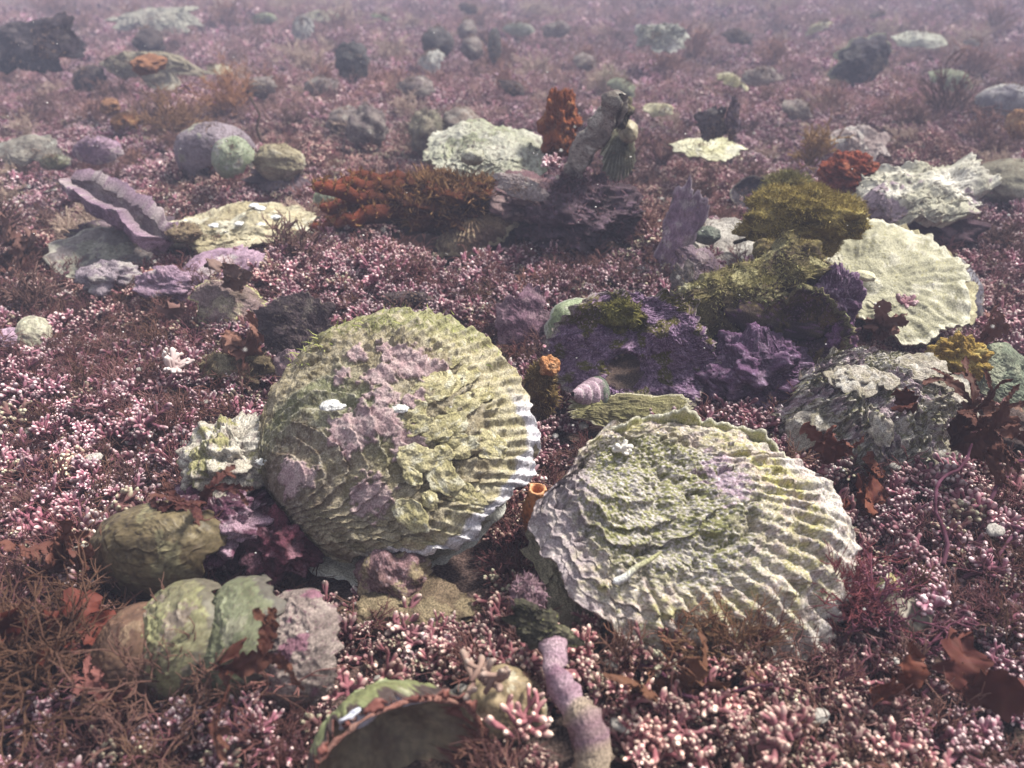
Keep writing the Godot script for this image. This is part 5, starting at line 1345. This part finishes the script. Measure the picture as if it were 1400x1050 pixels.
	var said := ["weathered pale shell bit right of the tan shell ledge", "grey silty shell bit off the tan ledge's lower end", "green grey shell bit above the dark standing far shell", "grey silty shell bit right of the pale green low dome", "dark shell bit right of the pale ragged far oyster", "pale shell bit above the long dark tilted shell's left end", "grey silty shell bit right of the broad pale flat shell", "green grey shell bit behind the upright fin shell", "grey shell bit above the brownish silty flat shell", "dark shell bit behind the white rough oyster and orange sponge", "pale shell bit left of the two dark upright plates", "grey shell bit behind the pair of dusty stones", "green grey shell bit behind the dark upright weed", "grey shell bit behind the rounded grey brown stone", "dark shell bit below the top left slab", "pale shell bit left of the greyish shell pair", "grey shell bit far behind the orange crumbly sponge", "green grey shell bit left of the white domed far shell", "grey shell bit near the top edge above the long dark shell", "dark shell bit at the top edge above the small round dome"]
	for k in bits.size():
		var b: Vector3 = bits[k]
		var sz := rng.randf_range(.016, .030)
		shell("shell_bit", said[k], b, sz, sz * rng.randf_range(.5, .8), rng.randf_range(10, 60), rng.randf_range(.2, .5), rng.randf_range(-.6, .6), rng.randf_range(-.6, .6), [PALE, SILT, GREYGREEN, SILT, DARK][k % 5], {"group": "shell bits in the far maerl", "lean": rng.randf_range(-25, 25), "lobe": .18, "nu": 48, "nt": 22})

# ---------------------------------------------------------------- weeds
func weeds() -> void:
	# bushes that can be told apart
	weed("feather_bush", "tan brown feathery bush in front of the broad oyster's lower rim", Vector3(0.0622, 0.0100, -0.1691), bush(16, .0115, .00042, 4, Color(.11, .058, .036), Color(.21, .12, .07), .55))
	weed("feather_bush", "dark maroon bush below the broad oyster's right rim", Vector3(0.1072, 0.0060, -0.1922), bush(22, .014, .0005, 4, Color(.10, .03, .035), Color(.19, .06, .065), .75))
	weed("feather_bush", "purple maroon bush right of the dark maroon one", Vector3(0.1196, 0.0030, -0.1881), bush(14, .012, .0008, 4, Color(.11, .035, .05), Color(.18, .07, .10), .75))
	weed("feather_bush", "brown fine bush at the bottom right of the tan one", Vector3(0.0441, 0.0040, -0.1686), bush(12, .013, .0006, 4, Color(.12, .055, .035), Color(.22, .11, .07), .75))
	weed("feather_bush", "brown silty bush under the slipper shell chain", Vector3(-0.0916, 0.0040, -0.1546), bush(16, .016, .0006, 4, Color(.075, .038, .035), Color(.15, .085, .065), .75))
	weed("feather_bush", "mossy brown bush at the far left bottom corner", Vector3(-0.1377, 0.0040, -0.1622), bush(18, .018, .0006, 4, Color(.06, .032, .025), Color(.12, .065, .045), .75))
	weed("feather_bush", "brown bush left of the slipper shell chain's dome", Vector3(-0.1352, 0.0040, -0.1847), bush(16, .016, .0006, 4, Color(.07, .036, .028), Color(.14, .08, .055), .75))
	weed("feather_bush", "dark fine bush between the two oysters and the heap", Vector3(0.1239, 0.0060, -0.3021), bush(14, .012, .0006, 3, Color(.07, .03, .03), Color(.15, .07, .06), .75))
	weed("feather_bush", "brown bushy weed above the gutter shell", Vector3(-0.3705, 0.0100, -0.9057), bush(16, .026, .0011, 4, Color(.11, .055, .035), Color(.26, .15, .08), .75))
	weed("feather_bush", "dark upright weed at the upper right", Vector3(0.5239, 0.0100, -1.0091), bush(14, .034, .0016, 3, Color(.07, .035, .03), Color(.14, .08, .06), .4))
	weed("feather_bush", "russet bushy weed above the cream egg", Vector3(-0.3392, 0.0100, -1.0091), bush(18, .030, .0012, 4, Color(.14, .06, .03), Color(.32, .16, .08), .7))
	weed("feather_bush", "dusky weed right of the ribbed cockle", Vector3(0.1461, 0.0100, -0.7895), bush(14, .020, .0011, 3, Color(.09, .04, .04), Color(.2, .11, .09), .7))
	weed("feather_bush", "pale straw coloured plume behind the upright shell", Vector3(0.1417, 0.0200, -1.2075), bush(16, .015, .0009, 3, Color(.30, .25, .17), Color(.40, .35, .26), .6))
	weed("feather_bush", "gold brown tuft left of the red sponge", Vector3(0.2755, 0.0200, -0.7479), bush(14, .020, .0014, 3, Color(.16, .09, .04), Color(.30, .18, .07), .7))

	# feathery tufts standing all over the far bed: a few kinds, each copied
	var kinds := [
		[bush(22, .019, .0010, 3, Color(.21, .14, .11), Color(.47, .36, .29), .7), "tan feathery weed tuft on the far maerl", "tan tufts on the far maerl"],
		[bush(16, .018, .0012, 3, Color(.13, .062, .052), Color(.27, .15, .12), .75), "red brown feathery weed tuft on the far maerl", "red brown tufts on the far maerl"],
		[bush(14, .017, .0011, 3, Color(.08, .042, .04), Color(.17, .10, .085), .75), "dark brown weed tuft on the maerl", "dark brown tufts on the maerl"]]
	for k in 3:
		var o: MeshInstance3D = null
		for e in [115, 75, 60][k]:
			var z := -rng.randf_range(.52, 3.2) if k < 2 else -rng.randf_range(.42, 2.0)
			var x := z * rng.randf_range(-.68, .68)
			var p := Vector3(x, gh(x, z) + .006, z)
			var hit := false
			for c in clear:
				if Vector2(x - c.x, z - c.y).length() < c.z * 1.05:
					hit = true
			if hit:
				continue
			if o == null:
				o = weed("weed_tuft", kinds[k][1], p, kinds[k][0], "seaweed", kinds[k][2])
			else:
				var d := o.duplicate() as MeshInstance3D
				d.name = numbered("weed_tuft")
				add_child(d, true)
				d.position = p
				d.basis = Basis(Vector3.UP, rng.randf() * TAU).scaled(Vector3.ONE * rng.randf_range(.6, 1.25) * (1.0 if k == 2 else clampf(-z / 1.2, .6, 1.6)))
				d.set_meta("label", kinds[k][1])

# ---------------------------------------------------------------- the living gravel
func maerl_bed() -> void:
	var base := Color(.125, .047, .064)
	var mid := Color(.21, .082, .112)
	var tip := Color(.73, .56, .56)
	var near := []
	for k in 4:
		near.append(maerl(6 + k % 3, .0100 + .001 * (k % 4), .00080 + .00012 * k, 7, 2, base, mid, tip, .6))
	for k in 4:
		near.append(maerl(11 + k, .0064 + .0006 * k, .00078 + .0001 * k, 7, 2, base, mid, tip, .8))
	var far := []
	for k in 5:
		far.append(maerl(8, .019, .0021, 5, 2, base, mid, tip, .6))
	var weedy := []
	for k in 3:
		weedy.append(bush(10, .0085, .00032, 2, Color(.10, .045, .045), Color(.20, .11, .095), .8, Vector3.ZERO, 3))
	var chips := []
	for k in 3:
		chips.append(plain_lump({"r": Vector3(.0032, .0011, .0023), "a1": .4, "nu": 10, "nv": 6, "seed": 200.0 + k}, [Color(1, 1, 1), Color(.7, .7, .7)]))

	var at_near := []
	var col_near := []
	var at_far := []
	var col_far := []
	var at_weed := []
	var col_weed := []
	var at_chip := []
	var col_chip := []
	for a in [near, far, weedy, chips]:
		for k in a.size():
			if a == near:
				at_near.append([]); col_near.append([])
			elif a == far:
				at_far.append([]); col_far.append([])
			elif a == weedy:
				at_weed.append([]); col_weed.append([])
			else:
				at_chip.append([]); col_chip.append([])
	# close by: single knots
	for k in 60000:
		var z := -.05 - 1.15 * pow(rng.randf(), .75)
		var x := (.10 - z * .72) * rng.randf_range(-1.0, 1.0)
		var open := false
		for c in clear:
			var dx: float = x - c.x
			var dz: float = z - c.y
			if dx * dx + dz * dz < c.z * c.z * .8:
				open = true
				break
		var p := Vector3(x, 0, z)
		var patch := ns(p, 7.0, 3.0) + .5 * ns(p, 20.0, 8.0)
		if open:
			continue
		var thin := patch < -.45
		var y := gh(x, z) + -.004 + .017 * pow(rng.randf(), 1.6) + .008 * patch
		var b := Basis(Vector3.UP, rng.randf() * TAU) * Basis(Vector3(1, 0, 0), rng.randf_range(-.6, .6))
		var r := rng.randf()
		var shag := stp(.22, .05, Vector2((x + .30) * .8, z + .34).length()) * .24 + stp(.16, .04, Vector2(x + .16, (z + .13) * 1.2).length()) * .2
		if r < (.4 if thin else .84) - shag:
			var i := rng.randi() % near.size()
			at_near[i].append(Transform3D(b.scaled(Vector3.ONE * rng.randf_range(.45, .98) * (1.0 if z < -.22 else .85)), Vector3(x, y, z)))
			var g := rng.randf_range(.5, 1.15) * (1.0 + .35 * patch)
			var dirt := stp(.2, -.5, ns(p, 4.0, 15.0))
			var sil := rng.randf_range(.95, 1.12)
			var dead := rng.randf()
			if dead < .10:
				col_near[i].append(Color(g * .78, g * .98, g * .70))
			elif dead < .13:
				col_near[i].append(Color(g * 1.3, g * 1.6, g * 1.45))
			else:
				col_near[i].append(Color(g, g * lerpf(1.0, .98, dirt) * sil, g * lerpf(1.0, .80, dirt) * sil))
		elif r < .985:
			var i := rng.randi() % weedy.size()
			at_weed[i].append(Transform3D(b.scaled(Vector3.ONE * rng.randf_range(.6, 1.3)), Vector3(x, y - .002, z)))
			var g := rng.randf_range(.6, 1.3)
			col_weed[i].append(Color(g, g * rng.randf_range(.8, 1.1), g * rng.randf_range(.8, 1.1)))
		else:
			var i := rng.randi() % chips.size()
			at_chip[i].append(Transform3D(b.scaled(Vector3.ONE * rng.randf_range(.4, 1.1)), Vector3(x, y + .004, z)))
			var g := rng.randf_range(.1, .55)
			col_chip[i].append(Color(g, g * .92, g * .84))
	# far off: bigger clumps
	for k in 60000:
		var z := -1.0 - 6.0 * pow(rng.randf(), 1.7)
		var x := (.2 - z * .72) * rng.randf_range(-1.0, 1.0)
		var p := Vector3(x, 0, z)
		var patch := ns(p, 3.0, 3.0) + .5 * ns(p, 9.0, 8.0)
		var y := gh(x, z) + rng.randf_range(-.004, .010) + .008 * patch
		var b := Basis(Vector3.UP, rng.randf() * TAU)
		var grow := clampf(-z / 1.6, .8, 2.2)
		if rng.randf() < .79:
			var i := rng.randi() % far.size()
			at_far[i].append(Transform3D(b.scaled(Vector3.ONE * rng.randf_range(.6, 1.1) * grow), Vector3(x, y, z)))
			var g := rng.randf_range(.5, 1.15) * (1.0 + .3 * patch)
			col_far[i].append(Color(g, g * rng.randf_range(.95, 1.12), g * rng.randf_range(.95, 1.12)))
		else:
			var i := rng.randi() % weedy.size()
			at_weed[i].append(Transform3D(b.scaled(Vector3.ONE * rng.randf_range(1.4, 2.6) * grow), Vector3(x, y, z)))
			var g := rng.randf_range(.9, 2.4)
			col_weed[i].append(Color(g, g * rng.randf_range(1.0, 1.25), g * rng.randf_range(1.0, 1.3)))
	# specks drifting in the water
	var speck := plain_lump({"r": Vector3(.00035, .00028, .0003), "a1": .3, "nu": 8, "nv": 6}, [Color(.62, .6, .57), Color(.45, .43, .4)])
	var at_speck := []
	var col_speck := []
	for k in 420:
		var z := -.14 - 1.3 * rng.randf()
		at_speck.append(Transform3D(Basis.IDENTITY.scaled(Vector3.ONE * rng.randf_range(.4, 1.2)), Vector3(z * rng.randf_range(-.66, .66), rng.randf_range(.02, .16), z)))
		col_speck.append(Color(1, 1, 1))
	multi("drifting_specks", speck, M.maerl, at_speck, col_speck)
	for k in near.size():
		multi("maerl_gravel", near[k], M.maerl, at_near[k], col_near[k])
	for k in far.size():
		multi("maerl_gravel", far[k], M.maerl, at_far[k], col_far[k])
	for k in weedy.size():
		multi("weed_turf", weedy[k], M.weed, at_weed[k], col_weed[k])
	for k in chips.size():
		multi("shell_grit", chips[k], M.shell, at_chip[k], col_chip[k])
